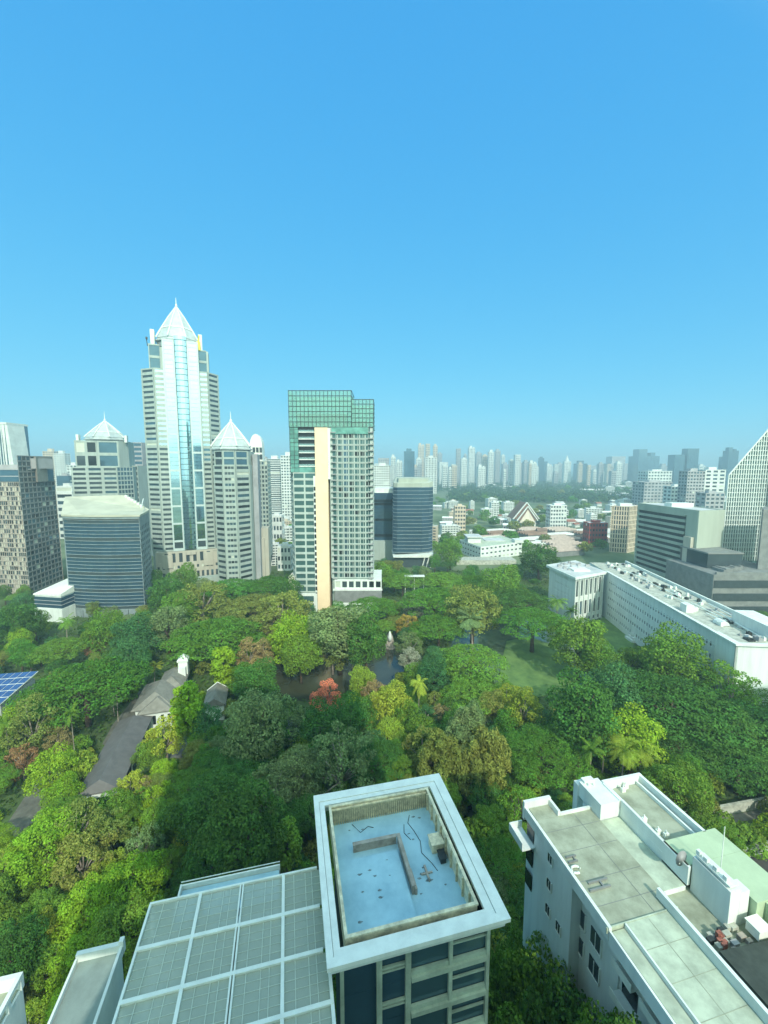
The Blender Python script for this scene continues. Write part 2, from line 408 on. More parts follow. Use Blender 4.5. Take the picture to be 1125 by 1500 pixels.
# slatted screen along the far side, and posts along the right side
b = MB()
for i in range(46):
    x = px0+.35+i*(px1-px0-.7)/45; lbox(b, x, x+.13, py1-.50, py1-.30, 42.6, 44.7)
lbox(b, px0+.3, px1-.3, py1-.54, py1-.28, 44.7, 44.86); lbox(b, px0+.3, px1-.3, py1-.54, py1-.28, 42.42, 42.58)
t.part('slat_screen', b, 'slat_cream', pp)
b = MB()
for i in range(9):
    y = py0+1.2+i*1.5; lbox(b, px1-.42, px1-.22, y, y+.14, 42.4, 44.9)
t.part('slat_posts', b, 'slat_cream', pp)
for q in range(6):
    y = py0+.2+q*2.6
b = MB(); lbox(b, px0+.1, px1-.1, py0+.1, py1-.1, 41.9, 42.3); fl = t.part('roof_floor', b, 'roof_blue'); fl.location.z = .55
b = MB(); lbox(b, px0+.25, 10.7, py0+.25, 39.2, 42.304, 42.75); t.part('raised_slab', b, 'roof_blue', fl)
b = MB(); lbox(b, 6.0, 10.9, 40.3, 40.55, 42.304, 43.2); lbox(b, 5.95, 10.92, 40.22, 40.63, 43.204, 43.3)
t.part('low_wall', b, 'low_wall_tan', fl)
b = MB(); lbox(b, 11.0, 11.25, 34.6, 40.4, 42.304, 43.3); lbox(b, 10.93, 11.32, 34.5, 40.5, 43.304, 43.4); lbox(b, 11.27, 11.5, 34.5, 36.6, 42.304, 43.0)
t.part('low_wall', b, 'low_wall_tan', fl)
b = MB(); lbox(b, 14.4, 15.7, 38.2, 39.5, 42.304, 43.3); lbox(b, 14.3, 15.8, 38.1, 39.6, 43.304, 43.4); t.part('hatch_box', b, 'parapet_cream', fl)
b = MB(); lbox(b, 14.9, 15.5, 36.9, 37.9, 42.304, 42.9); lbox(b, 14.8, 15.6, 36.8, 38.0, 42.9, 42.96); t.part('floodlight', b, 'dark_metal', fl)
b = MB(); rr = random.Random(4)
def stain(x, y, r, z):
    n = 11; b.prism(lp(*[(x+r*rr.uniform(.4, 1.1)*math.cos(6.283*i/n)*1.3, y+r*rr.uniform(.4, 1.1)*math.sin(6.283*i/n)*.6) for i in range(n)]), z, z+.012)
for x, y, r in ((6.0, 43.2, .22), (7.5, 43.0, .2), (13.8, 43.3, .3), (14.5, 43.0, .28), (12.6, 41.2, .25), (12.9, 40.4, .3), (12.2, 36.0, .3), (12.7, 36.4, .4), (13.4, 36.3, .35), (13.1, 35.6, .5), (12.9, 37.0, .2), (14.6, 34.8, .2), (11.9, 34.5, .2)): stain(x, y, r*.7, 42.304); t.part('grime_stain', b, 'rust_grime', fl); b = MB()
for x, y, r in ((6.2, 37.4, .3), (7.3, 37.6, .25), (7.7, 36.9, .25), (7.9, 35.4, .3), (7.8, 34.7, .35), (6.2, 35.6, .22), (5.5, 33.0, .3), (9.3, 38.3, .15), (9.2, 36.6, .12)): stain(x, y, r*.7, 42.754); t.part('grime_stain', b, 'rust_grime', fl); b = MB()
b = MB()
for pts in (((13.4, 43.6), (12.9, 42.6), (13.3, 41.4), (13.6, 40.0), (13.3, 38.6), (14.0, 37.2), (14.3, 36.3)), ((12.4, 42.5), (12.1, 41.4), (12.6, 40.4)), ((6.4, 43.9), (7.2, 42.6), (8.2, 43.2), (8.8, 42.9))):
    b.tube([(*L(x, y), 42.34) for x, y in pts], .035, 5)
t.part('cable', b, 'dark_metal', fl)
b = MB(); lbox(b, 13.0, 13.2, 35.6, 37.1, 42.32, 42.5); lbox(b, 12.5, 13.7, 36.2, 36.35, 42.32, 42.45); lbox(b, 13.0, 13.15, 35.4, 35.6, 42.32, 42.7)
t.part('rusty_bracket', b, 'low_wall_tan', fl)
# glass walls below the frame
bx0, bx1, by0, by1 = 3.4, 17.0, 30.1, 45.4
poly = lp((bx0, by0), (bx1, by0), (bx1, by1), (bx0, by1))
b = MB(); b.prism(inset(poly, .9), 0, 41.8); t.part('inner_core', b, 'dark_roof')
fr = MB()
def post(x, y, z0, z1, w=.16): lbox(fr, x-w, x+w, y-.2, y+.12, z0, z1)
xs = [3.4, 6.7, 9.3, 13.2, 16.85]
for x in xs: post(x, by0, 0, 44.5); 
for x in (6.45, 9.05): post(x, by0-.03, 0, 44.4, .07)
for z in range(1, 11):
    zz = 41.0-(z-1)*3.6
    lbox(fr, 9.5, 16.7, by0-.32, by0+.1, zz-1.0, zz-.55); lbox(fr, 9.5, 16.7, by0-.12, by0+.1, zz-.55, zz-.1)
    lbox(fr, 6.85, 9.2, by0-.1, by0+.1, zz+.45, zz+.62); lbox(fr, 6.85, 9.2, by0-.1, by0+.1, zz+.8, zz+.97)
    lbox(fr, 13.3, 16.7, by0-.08, by0+.08, zz+1.35, zz+1.5)
for y in (33.5, 37, 40.5, 44): lbox(fr, bx1-.1, bx1+.2, y-.16, y+.16, 0, 44.4)
for z in range(12): lbox(fr, bx1-.12, bx1+.1, by0+.2, by1, 3+z*3.6-.3, 3+z*3.6)
t.part('frame', fr, 'concrete_light')
edges = list(zip(xs[:-1], xs[1:]))
for k in range(3):
    zt = 44.3-k*3.6 if k else 44.3
    z0 = 40.9 if k == 0 else 40.0-k*3.6+.9; z1 = 44.4 if k == 0 else 40.0-(k-1)*3.6
    for i, (a, c) in enumerate(edges):
        zz0 = 40.02-k*3.6 if i < 2 else z0
        b = MB(); lbox(b, a+.18, c-.18, by0+.14, by0+.2, zz0, z1-.02); t.part('window', b, 'glass_navy' if i < 2 else 'glass_blue')
for (y0, y1) in ((30.4, 33.3), (33.7, 36.8), (37.2, 40.3), (40.7, 43.8)):
    b = MB(); lbox(b, bx1-.2, bx1-.15, y0, y1, 3.2, 44.3); t.part('window', b, 'glass_dark')
t.finish()
excl(lp((1.5, 20), (19.0, 20), (19.0, 47.4), (1.5, 47.4)), .3)
# ---------- canopy of white beams over the tiled terrace ----------
cx0, cx1, cy0, cy1 = -13.9, 1.95, 18.0, 39.4
ox, oy = L(-6, 30)
t = Thing('canopy', 'pale roof canopy of white beams and netted glass panels over a tiled terrace', 'canopy', (ox, oy, 0))
b = MB()
xl = [-13.9, -9.4, -5.5, -1.45, 2.4]; yl = [39.4, 35.5, 31.8, 28.1, 24.4, 20.7, 17]
for i, x in enumerate(xl):
    w = .1 if i in (0,) else .14
    if i == 2:
        lbox(b, x-.2, x-.06, 17, 39.4, 42.8, 43.1); lbox(b, x+.06, x+.2, 17, 39.4, 42.8, 43.1)
    else: lbox(b, x-w, x+w, 17, 39.4, 42.8, 43.1)
fm = t.part('beam_frame', b, 'metal_white')
for j, y in enumerate(yl):
    bb = MB(); w = .09 if j == 0 else .15; lbox(bb, -13.98, 2.5 if y < 29 else 1.98, y-w, y+w, 42.76, 43.13); t.part('cross_beam', bb, 'metal_white', fm)
for j in range(len(yl)-1):
    for i in range(4):
        x0, x1, y1, y0 = xl[i]+.15, xl[i+1]-.15, yl[j]-.16, yl[j+1]+.16
        b = MB(); lbox(b, x0, x1, y0, y1, 42.9, 42.93); pn = t.part('net_panel', b, 'net_panel')
        b = MB()
        for k in range(1, 4):
            x = x0+(x1-x0)*k/4+(.25 if k == 2 else 0); lbox(b, x-.03, x+.03, y0, y1, 42.94, 42.98)
        for k in range(1, 5):
            y = y0+(y1-y0)*k/5; lbox(b, x0, x1, y-.018, y+.018, 42.945, 42.965)
        t.part('glazing_bar', b, 'bar_grey', pn)
b = MB()
for x in (-13.8, -9.4, -5.5, -1.45):
    for y in (39.2, 31.8, 24.4): lbox(b, x-.15, x+.15, y-.15, y+.15, 38.8, 42.75)
lbox(b, -13.5, -8.0, 36.9, 37.1, 38.8, 42.1)
for s in range(4): b.tube([(*L(-13.2+s*.9, 29+s*1.9), 39), (*L(-11.4+s*.9, 33+s*1.5), 42.6)], .13, 6)
t.part('post', b, 'metal_white')
t.finish()
t = Thing('terrace_block', 'tiled terrace block under the white-beamed canopy with pale blue ledge', 'building', (ox+1, oy+1, 0))
b = MB(); lbox(b, -13.7, 1.9, 14, 39.0, 0, 38.6); t.part('wall', b, 'plaster_white')
b = MB(); lbox(b, -13.65, 1.85, 14, 38.95, 38.604, 38.75); t.part('terrace_floor', b, 'terrace_tile')
b = MB()
for i in range(26): lbox(b, -13.6, 1.8, 17+i*.85, 17.05+i*.85, 38.754, 38.77)
t.part('tile_joints', b, 'concrete')
b = MB(); lbox(b, -13.0, -9.6, 33.0, 36.4, 38.754, 39.4); lbox(b, -8.8, -1.8, 37.6, 38.8, 38.754, 40.2); t.part('planter', b, 'frame_paint')
b = MB(); lbox(b, -11.9, -2.0, 39.2, 42.4, 38.0, 40.6); lg = t.part('ledge', b, 'roof_blue')
b = MB(); lbox(b, -12.0, -1.9, 42.44, 42.6, 38, 41.1); lbox(b, -12.1, -11.94, 39.2, 42.6, 38, 41.15); lbox(b, -12.05, -1.9, 42.7, 42.76, 41.2, 41.28); t.part('ledge_rim', b, 'metal_white', lg)
t.finish()
excl(lp((-14.5, 10), (2, 10), (2, 43), (-14.5, 43)), .5)
# ---------- small roofs at lower left ----------
ox, oy = L(-19, 37.5)
t = Thing('low_house', 'narrow flat grey-roofed house with white parapets left of the canopy', 'house', (ox, oy, 0))
b = MB(); lbox(b, -21.0, -17.2, 24, 40.6, 0, 37.2); t.part('wall', b, 'plaster_white')
b = MB(); lbox(b, -20.9, -17.3, 24, 40.5, 37.204, 37.3); t.part('roof', b, 'roof_tilegrey')
b = MB(); lbox(b, -21.1, -17.1, 40.5, 40.9, 37.0, 38.1); lbox(b, -21.15, -20.95, 24, 40.48, 37.0, 37.75); lbox(b, -17.28, -17.02, 24, 40.48, 37.0, 38.0); lbox(b, -17.35, -16.95, 40.45, 40.95, 37.1, 38.5)
lbox(b, -20.9, -17.3, 33.2, 33.5, 37.304, 37.9)
t.part('parapet', b, 'plaster_white'); t.finish(); excl(lp((-21.6, 20), (-16.5, 20), (-16.5, 41.5), (-21.6, 41.5)), .3)
ox, oy = L(-27, 35)
t = Thing('corner_house', 'white-walled corner of a flat house with a roof garden at the lower left edge', 'house', (ox, oy, 0))
b = MB(); lbox(b, -33, -25.4, 26, 40.2, 0, 36.6); t.part('wall', b, 'plaster_white')
b = MB(); lbox(b, -33, -25.6, 26, 40.0, 36.604, 36.7); t.part('roof', b, 'concrete_roof')
b = MB(); lbox(b, -33, -25.3, 39.9, 40.3, 36.5, 38.0); lbox(b, -25.65, -25.3, 26, 39.88, 37.6, 38.0)
for y in (38.2, 36, 33.8, 31.6, 29.4): lbox(b, -25.6, -25.35, y, y+.35, 36.5, 37.6)
t.part('parapet', b, 'plaster_white'); t.finish(); excl(lp((-34, 20), (-25, 20), (-25, 41), (-34, 41)), .3)
ox, oy = L(-23, 40)
t = Thing('passage_wall', 'short pale wall crossing the dark passage left of the grey-roofed house', 'wall', (ox, oy, 0))
b = MB(); lbox(b, -25.1, -21.7, 38.4, 38.8, 0, 32.5); lbox(b, -25.15, -21.65, 38.3, 38.9, 32.504, 32.7); t.part('masonry', b, 'concrete'); t.finish()
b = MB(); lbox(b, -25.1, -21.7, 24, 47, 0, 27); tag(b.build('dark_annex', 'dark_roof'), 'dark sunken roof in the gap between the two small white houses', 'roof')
# ---------- pale terrace block at lower right ----------
ox, oy = L(38, 33)
t = Thing('terrace_building', 'pale green-grey flat-roofed apartment block with stepped roof terraces at lower right', 'building', (ox, oy, 0))
left = lp((29.6, 35.6), (38.2, 35.6), (38.2, 42.4), (33.4, 42.4), (33.4, 44.4), (30.0, 44.4))
b = MB()
lbox(b, 29.9, 38.2, 35.1, 42.3, 0, 39.6); lbox(b, 31.3, 38.2, 29.7, 35.08, 0, 39.6); lbox(b, 29.92, 31.28, 29.7, 35.08, 38.9, 39.6); lbox(b, 30.15, 33.2, 42.304, 44.3, 0, 39.6)       # main wing
lbox(b, 31.5, 37.2, 8, 29.68, 0, 39.58)                                                     # front wing
lbox(b, 41.204, 47.2, 34.4, 43.8, 0, 40.6); lbox(b, 38.204, 41.2, 31.4, 43.8, 0, 39.5); lbox(b, 37.22, 48.4, 20, 34.38, 0, 39.0)
wl = t.part('wall', b, 'facade_blue_white')
b = MB(); lbox(b, 29.95, 38.15, 29.75, 42.3, 39.604, 39.75); lbox(b, 30.2, 33.1, 42.32, 44.2, 39.604, 39.75); t.part('main_roof', b, 'concrete_roof')
b = MB(); lbox(b, 29.45, 38.1, 29.6, 29.72, 39.3, 39.9); lbox(b, 31.7, 37.0, 8, 29.58, 39.604, 39.85); fr_ = t.part('front_roof', b, 'concrete_light'); b = MB()
for y in (27.2, 24.6, 22, 19.4): lbox(b, 31.75, 36.7, y, y+.05, 39.854, 39.862)
lbox(b, 34.2, 34.25, 8, 29.4, 39.864, 39.872); t.part('roof_seam', b, 'concrete_roof', fr_)
b = MB()
for y in (40.4, 37.6, 34.2, 31.6): lbox(b, 30.1, 38.0, y, y+.05, 39.754, 39.762)
lbox(b, 35.4, 35.46, 29.9, 42.1, 39.764, 39.772); t.part('roof_seam', b, 'podium_grey', wl)
b = MB(); lbox(b, 38.3, 41.15, 31.5, 40.55, 39.504, 39.56); 
t.part('side_strip', b, 'concrete_light')
b = MB(); lbox(b, 37.25, 48.3, 20, 34.3, 39.004, 39.02); t.part('lower_roof', b, 'concrete_roof')
b = MB(); lbox(b, 41.6, 47.0, 34.6, 43.5, 40.604, 40.75); t.part('upper_terrace', b, 'concrete_roof')
b = MB()
lbox(b, 29.6, 29.94, 29.5, 44.3, 38.6, 40.0); lbox(b, 29.55, 33.5, 44.25, 44.65, 38.2, 40.7); lbox(b, 33.2, 33.55, 42.3, 44.24, 38.4, 40.45)
lbox(b, 33.56, 38.2, 42.25, 42.5, 39, 40.1)
t.part('roof_edge', b, 'plaster_white')
b = MB(); lbox(b, 38.2, 41.2, 40.6, 44.7, 39.65, 41.75); lbox(b, 38.6, 40.2, 44.1, 44.9, 41.754, 42.1); lbox(b, 38.1, 39.2, 44.72, 45.6, 36, 41.2); t.part('stair_head', b, 'plaster_white')
b = MB(); lbox(b, 41.2, 47.5, 43.6, 44.0, 40.5, 41.95); lbox(b, 41.22, 41.55, 31.3, 40.58, 39.7, 41.9); lbox(b, 47.1, 47.5, 34.4, 43.58, 40.5, 41.9); lbox(b, 46.5, 46.75, 34.4, 43.5, 40.754, 41.2)
lbox(b, 41.0, 41.5, 40.6, 43.58, 40.6, 41.9)
t.part('terrace_parapet', b, 'facade_blue_white')
b = MB(); lbox(b, 41.3, 48.9, 31.5, 34.5, 39.6, 41.9); lbox(b, 44.4, 48.9, 26.8, 31.48, 38.6, 41.9); lbox(b, 45.5, 49.3, 20, 26.78, 38.6, 41.7); t.part('sage_roof_block', b, 'roof_sage')
b = MB(); lbox(b, 36.8, 37.15, 16, 31.0, 39.86, 40.9); lbox(b, 36.78, 37.2, 15.4, 15.98, 39.86, 41.2); lbox(b, 31.45, 31.62, 8, 29.5, 39.5, 40.0); lbox(b, 29.6, 29.8, 8, 29.45, 38.2, 39.75)
t.part('front_parapet', b, 'facade_blue_white')
b = MB(); lbox(b, 30.0, 31.4, 8, 29.5, 38.6, 39.5); lbox(b, 37.3, 38.1, 20, 31.2, 39.03, 39.3); t.part('gutter_strip', b, 'concrete_light')
b = MB(); lbox(b, 41.7, 43.0, 27.4, 31.3, 39.03, 43.1); lbox(b, 43.02, 44.2, 27.4, 28.6, 39.03, 42.7); lbox(b, 41.8, 42.9, 27.6, 31.1, 43.304, 43.5)
for y in (28, 29, 30, 30.8): lbox(b, 41.9, 42.3, y, y+.4, 43.5, 44.0)
wt = t.part('water_tank_housing', b, 'plaster_white')
b = MB(); b.tube([(*L(43.6, 29.8), 41.9), (*L(43.6, 29.8), 47.6)], .05, 6); t.part('antenna', b, 'metal_white', wt)
b = MB(); b.ring([[(*L(41.3+.5*math.cos(a), 32.2), 42.2+.5*math.sin(a)) for a in [i*math.pi/6 for i in range(12)]], [(*L(41.0+.95*math.cos(a)*.8, 32.0), 42.3+.95*math.sin(a)) for a in [i*math.pi/6 for i in range(12)]]]); t.part('satellite_dish', b, 'wall_grey', smooth=True)
rr = random.Random(8); b = MB()
for i in range(26):
    x, y = rr.uniform(38.4, 42.6), rr.uniform(25.5, 27.2); s = rr.uniform(.15, .5); lbox(b, x, x+s*1.6, y, y+s, 39.02, 39.1+s); t.part('roof_clutter', b, rr.choice(['wall_grey', 'concrete', 'dark_metal', 'low_wall_tan'])); b = MB()
b = MB()
for i in range(5):
    x, y = rr.uniform(38.9, 39.9), rr.uniform(25.4, 26.8); lbox(b, x, x+.5, y, y+.3, 39.3, 39.6+rr.uniform(.1, .5))
t.part('red_debris', b, 'debris_red')
b = MB(); lbox(b, 43.0, 44.4, 25.5, 26.7, 39.6, 40.6); lbox(b, 42.9, 44.5, 25.4, 26.8, 40.604, 40.7); t.part('cooling_unit', b, 'metal_white')
b = MB(); b.prism(lp((37.7, 12), (45.4, 12), (45.4, 25.2), (37.7, 25.2)), 39.6, [40.6, 39.8, 39.8, 40.6]); t.part('dark_shelter_roof', b, 'dark_roof')
b = MB()
lbox(b, 30.4, 33.0, 33.0, 33.16, 39.754, 39.98); lbox(b, 30.8, 33.2, 33.75, 33.91, 39.754, 39.98); lbox(b, 32.1, 32.3, 33.17, 33.74, 39.754, 39.95); lbox(b, 30.3, 31.5, 36.3, 36.42, 39.754, 39.95); lbox(b, 30.4, 31.7, 36.9, 37.02, 39.754, 39.95); lbox(b, 31.2, 31.32, 36.43, 36.89, 39.754, 39.93)
t.part('roof_rail', b, 'podium_grey')
b = MB(); b.tube([(*L(30.5+.55*math.cos(a), 35.4+.4*math.sin(a)), 39.95) for a in [i*.55 for i in range(10)]], .13, 6)
b.tube([(*L(39.3+.4*math.cos(a), 43.6+.5*math.sin(a)), 41.9) for a in [i*.45 for i in range(8)]], .12, 6); t.part('hose', b, 'metal_white')
b = MB()
for x, y in ((42.2, 38.0), (42.4, 36.2), (42.9, 35.6), (43.4, 42.6), (44.2, 43.0)): lbox(b, x, x+.6, y, y+.35, 40.754, 41.3); lbox(b, x+.15, x+.3, y+.1, y+.2, 41.3, 41.7); t.part('vent_pipe', b, 'metal_white'); b = MB()
for i in range(3):
    z = 36.3-i*3.5
    if i == 0:
      b = MB(); lbox(b, 28.0, 29.85, 42.0, 45.2, z-.2, z); lbox(b, 27.95, 28.07, 42.0, 45.2, z, z+.95); lbox(b, 28.1, 29.85, 45.12, 45.24, z, z+.95); t.part('balcony', b, 'facade_blue_white')
    b = MB(); lbox(b, 29.82, 29.88, 42.4, 43.9, z+.1, z+2.3); t.part('window', b, 'glass_black')
    for y in ((38.6, ) if i < 2 else (38.6, 36.6)):
        b = MB(); lbox(b, 29.80, 29.885, y, y+.75, z+.9, z+2.0); wn = t.part('window', b, 'glass_black'); b = MB(); lbox(b, 29.70, 29.895, y-.12, y+.87, z+.78, z+.9); lbox(b, 29.74, 29.895, y-.1, y-.005, z+.905, z+2.1); lbox(b, 29.74, 29.895, y+.755, y+.85, z+.905, z+2.1); lbox(b, 29.74, 29.795, y+.35, y+.4, z+.905, z+2.0); t.part('window_frame', b, 'metal_white', wn)
    for y in (34.4, 32.0):
        b = MB(); lbox(b, 31.2, 31.285, y, y+1.5, z+.3, z+2.2); wn = t.part('window', b, 'glass_dark'); b = MB(); lbox(b, 31.08, 31.29, y-.1, y+1.6, z+.18, z+.3); lbox(b, 31.14, 31.195, y+.72, y+.79, z+.305, z+2.2); lbox(b, 31.12, 31.29, y-.1, y-.005, z+.305, z+2.3); t.part('window_frame', b, 'metal_white', wn)
    for y in (27.5, 24.2, 20.9, 17.6):
        b = MB(); lbox(b, 31.42, 31.49, y, y+1.8, z-.2, z+1.8); t.part('window', b, 'glass_black')
        b = MB(); lbox(b, 30.3, 31.48, y-.3, y+2.1, z-.6, z-.4); lbox(b, 30.2, 30.28, y-.3, y+2.1, z-.6, z+.3); t.part('balcony', b, 'metal_white')
t.finish(); excl(lp((28.5, 0), (50, 0), (50, 45), (28.5, 45)), .5)
# ---------- park wall by the service road ----------
w0, w1 = G(1000, 1205), G(1210, 1165)
b = MB(); b.slab(w0, w1, -.2, .2, 0, 2.4); b.slab(w0, w1, -.3, .3, 2.404, 2.6); tag(b.build('boundary_wall', 'concrete'), 'long pale boundary wall beside the service road at the right edge', 'wall')
w0, w1 = G(1072, 1262), G(1210, 1222)
b = MB(); b.slab(w0, w1, -.2, .2, 0, 2.2); b.slab(w0, w1, -.3, .3, 2.204, 2.4); tag(b.build('boundary_wall', 'concrete'), 'low grey wall edging the dark parking court at the right edge', 'wall')
# ---------- park houses ----------
HA = math.degrees(math.atan2(96.5-125.3, -78.5+82.7))
ax = Vector((-66.5+75.5, 91-122.4)).normalized(); pr = Vector((-ax.y, ax.x))      # along shed, to its right side
def hip(mb, c, la, lb, zb, zt, ridge, mi=0):
    q = [(-la, -lb), (la, -lb), (la, lb), (-la, lb)]
    W = lambda a, s: (c[0]+ax.x*a+pr.x*s, c[1]+ax.y*a+pr.y*s)
    v = [(*W(*p), zb) for p in q]+[(*W(-ridge, 0), zt), (*W(ridge, 0), zt)]
    v2 = [(*W(*p), zb-.25) for p in q]
    mb.add(v+v2, [(0, 1, 5, 4), (1, 2, 5), (2, 3, 4, 5), (3, 0, 4), (6, 9, 8, 7), (0, 6, 7, 1), (1, 7, 8, 2), (2, 8, 9, 3), (3, 9, 6, 0)], mi)
def obx(mb, c, a0, a1, s0, s1, z0, z1, mi=0): mb.box(a0, a1, s0, s1, z0, z1, mi, lambda a, s: (c[0]+ax.x*a+pr.x*s, c[1]+ax.y*a+pr.y*s))
q = [G(*a) for a in ((190, 1042, 6), (218, 1050, 6), (160, 1165, 6), (112, 1140, 6))]
c = (sum(a[0] for a in q)/4, sum(a[1] for a in q)/4)
t = Thing('long_shed', 'long grey-roofed open shed running down towards the grove at left', 'shed', (*c, 0))
b = MB(); hip(b, c, 15.8, 4.9, 4.4, 6.6, 14); t.part('roof', b, 'roof_grey')
b = MB()
for a in (-15.2, -10, -5, 0, 5, 10, 15.2):
    for s in (-4.5, 4.5): obx(b, c, a-.15, a+.15, s-.15, s+.15, 0, 4.3)
t.part('post', b, 'plaster_white'); b = MB(); obx(b, c, 15.5, 15.7, -4.5, 4.5, 3.0, 3.9); obx(b, c, 11, 15.4, -4.8, -4.7, 3.5, 4.1); t.part('fascia', b, 'plaster_white')
b = MB(); obx(b, c, -15, 15, -4.2, 4.2, 0, .2); t.part('floor', b, 'path_grey'); t.finish(); excl([(c[0]+ax.x*a+pr.x*s, c[1]+ax.y*a+pr.y*s) for a, s in ((-17, -4), (17, -4), (17, 4), (-17, 4))], 2.5)
c = G(232, 1012, 8); c = (c[0], c[1])
t = Thing('park_house', 'white villa with dark grey hipped roof and small white turret among trees', 'house', (*c, 0))
b = MB(); hip(b, c, 8.5, 6.2, 6.6, 10.0, 4.0); hip(b, (c[0]+pr.x*3-ax.x*9, c[1]+pr.y*3-ax.y*9), 7, 4.5, 7.0, 10.2, 3.5); rf = t.part('roof', b, 'roof_slate')
b = MB(); hip(b, (c[0]+pr.x*1.2+ax.x*6.0, c[1]+pr.y*1.2+ax.y*6.0), 4.2, 5.2, 6.0, 9.2, .4); t.part('bay_roof', b, 'roof_slate', rf)
b = MB(); obx(b, c, -7.5, 7.5, -5.2, 5.2, 0, 6.4); obx(b, c, 5, 9.2, -3.4, 5.6, 0, 5.8); obx(b, c, -15, -7.52, -.6, 6.6, 0, 6.7); wl = t.part('wall', b, 'plaster_white')
b = MB(); obx(b, c, -14.5, -11.5, 4.2, 7.4, 6, 12.2); obx(b, c, -14.8, -11.2, 3.9, 7.7, 12.204, 12.6); hip(b, (c[0]-ax.x*13+pr.x*5.8, c[1]-ax.y*13+pr.y*5.8), 1.9, 1.9, 12.9, 14.8, .1); obx(b, c, -11.4, -9.5, 4.5, 7.0, 6, 10.6); t.part('turret', b, 'plaster_white')
for s in (-2.2, .2, 2.6, 4.6):
    b = MB(); obx(b, c, 9.16, 9.24, s, s+.9, 1.4, 4.4); t.part('window', b, 'glass_black')
for a in (-3, 0, 3):
    b = MB(); obx(b, c, a, a+1.1, -5.24, -5.16, 2.4, 5.0); t.part('window', b, 'glass_black')
t.finish(); excl([(c[0]+ax.x*a+pr.x*s, c[1]+ax.y*a+pr.y*s) for a, s in ((-15, -6), (9, -6), (9, 7), (-15, 7))], 2.5)
c = G(316, 1012, 8); t = Thing('garden_pavilion', 'small grey gabled roof with pale edges hidden behind the bright tree', 'pavilion', (*c, 0))
b = MB(); hip(b, c, 5.5, 3.6, 5.6, 8.2, 5.4); t.part('roof', b, 'roof_slate'); b = MB(); obx(b, c, -5, 5, -3, 3, 0, 5.5); t.part('wall', b, 'plaster_white')
b = MB()
for sgn in (-1, 1):
    e = 5.55; b.tube([(c[0]-ax.x*e+pr.x*3.6*sgn, c[1]-ax.y*e+pr.y*3.6*sgn, 5.65), (c[0]-ax.x*e, c[1]-ax.y*e, 8.3)], .14, 5)
t.part('verge_board', b, 'plaster_white'); t.finish(); excl([(c[0]-5, c[1]-6), (c[0]+5, c[1]-6), (c[0]+5, c[1]+6), (c[0]-5, c[1]+6)], .5)
# solar roof at the left edge
q = [G(*a) for a in ((-40, 990, 11), (-15, 1042, 9), (-10, 1040, 9), (56, 983, 11))]
p0, p1, p2 = Vector((*G(0, 1032, 9), 9)), Vector((*G(56, 983, 10.6), 10.6)), Vector((*G(0, 987, 11.4), 11.4))
u_ = (p1-p0); w_ = (p2-p1); p3 = p0+w_
t = Thing('solar_roof', 'sloping roof of blue solar panels at the left edge', 'building', (p0.x, p0.y, 0))
ext = w_*1.4
b = MB(); q4 = [p0, p1, p1+ext, p0+ext]; b.add([x for x in q4]+[x-Vector((0, 0, .3)) for x in q4], [(0, 1, 2, 3), (7, 6, 5, 4), (0, 4, 5, 1), (1, 5, 6, 2), (2, 6, 7, 3), (3, 7, 4, 0)]); t.part('roof_sheet', b, 'metal_white')
for i in range(5):
    for j in range(7):
        a0, a1, c0, c1 = (i+.06)/5, (i+.95)/5, (j+.05)/7, (j+.96)/7
        k = [p0+u_*a0+ext*c0, p0+u_*a1+ext*c0, p0+u_*a1+ext*c1, p0+u_*a0+ext*c1]; k = [x+Vector((0, 0, .06)) for x in k]
        b = MB(); b.add(k+[x+Vector((0, 0, .05)) for x in k], [(3, 2, 1, 0), (4, 5, 6, 7), (0, 1, 5, 4), (1, 2, 6, 5), (2, 3, 7, 6), (3, 0, 4, 7)]); t.part('solar_panel', b, 'solar_cell')
b = MB(); iq = [(x.x, x.y) for x in [p0+u_*.06+ext*.04, p0+u_*.94+ext*.04, p0+u_*.94+ext*.96, p0+u_*.06+ext*.96]]
if sum(iq[i][0]*iq[(i+1) % 4][1]-iq[(i+1) % 4][0]*iq[i][1] for i in range(4)) < 0: iq = iq[::-1]
b.prism(iq, 0, min(x.z for x in q4)-.35); t.part('wall', b, 'wall_grey'); t.finish(); excl(iq, 4)
# small things in the park
c = G(425, 1062, 5); t = Thing('tent_pavilion', 'dark teal garden shelter half hidden in the shaded trees', 'pavilion', (*c, 0))
b = MB(); hip(b, c, 4, 3.2, 4.2, 5.8, 1); t.part('roof', b, 'dark_roof'); b = MB(); obx(b, c, -3.5, 3.5, -2.6, 2.6, 0, 1.2); t.part('counter', b, 'glass_teal')
b = MB()
for a in (-3.4, 3.4):
    for s in (-2.6, 2.6): obx(b, c, a-.1, a+.1, s-.1, s+.1, 1.2, 4.2)
t.part('post', b, 'metal_white'); t.finish(); excl([(c[0]-5, c[1]-5), (c[0]+5, c[1]-5), (c[0]+5, c[1]+5), (c[0]-5, c[1]+5)], 0)
c = G(929, 938, 0); t = Thing('shrine', 'white pointed stupa on the lawn beside the long white hotel', 'shrine', (*c, 0))
b = MB(); b.box(c[0]-3, c[0]+3, c[1]-3, c[1]+3, 0, 1.2); b.box(c[0]-2.2, c[0]+2.2, c[1]-2.2, c[1]+2.2, 1.204, 2.2); t.part('base', b, 'plaster_white')
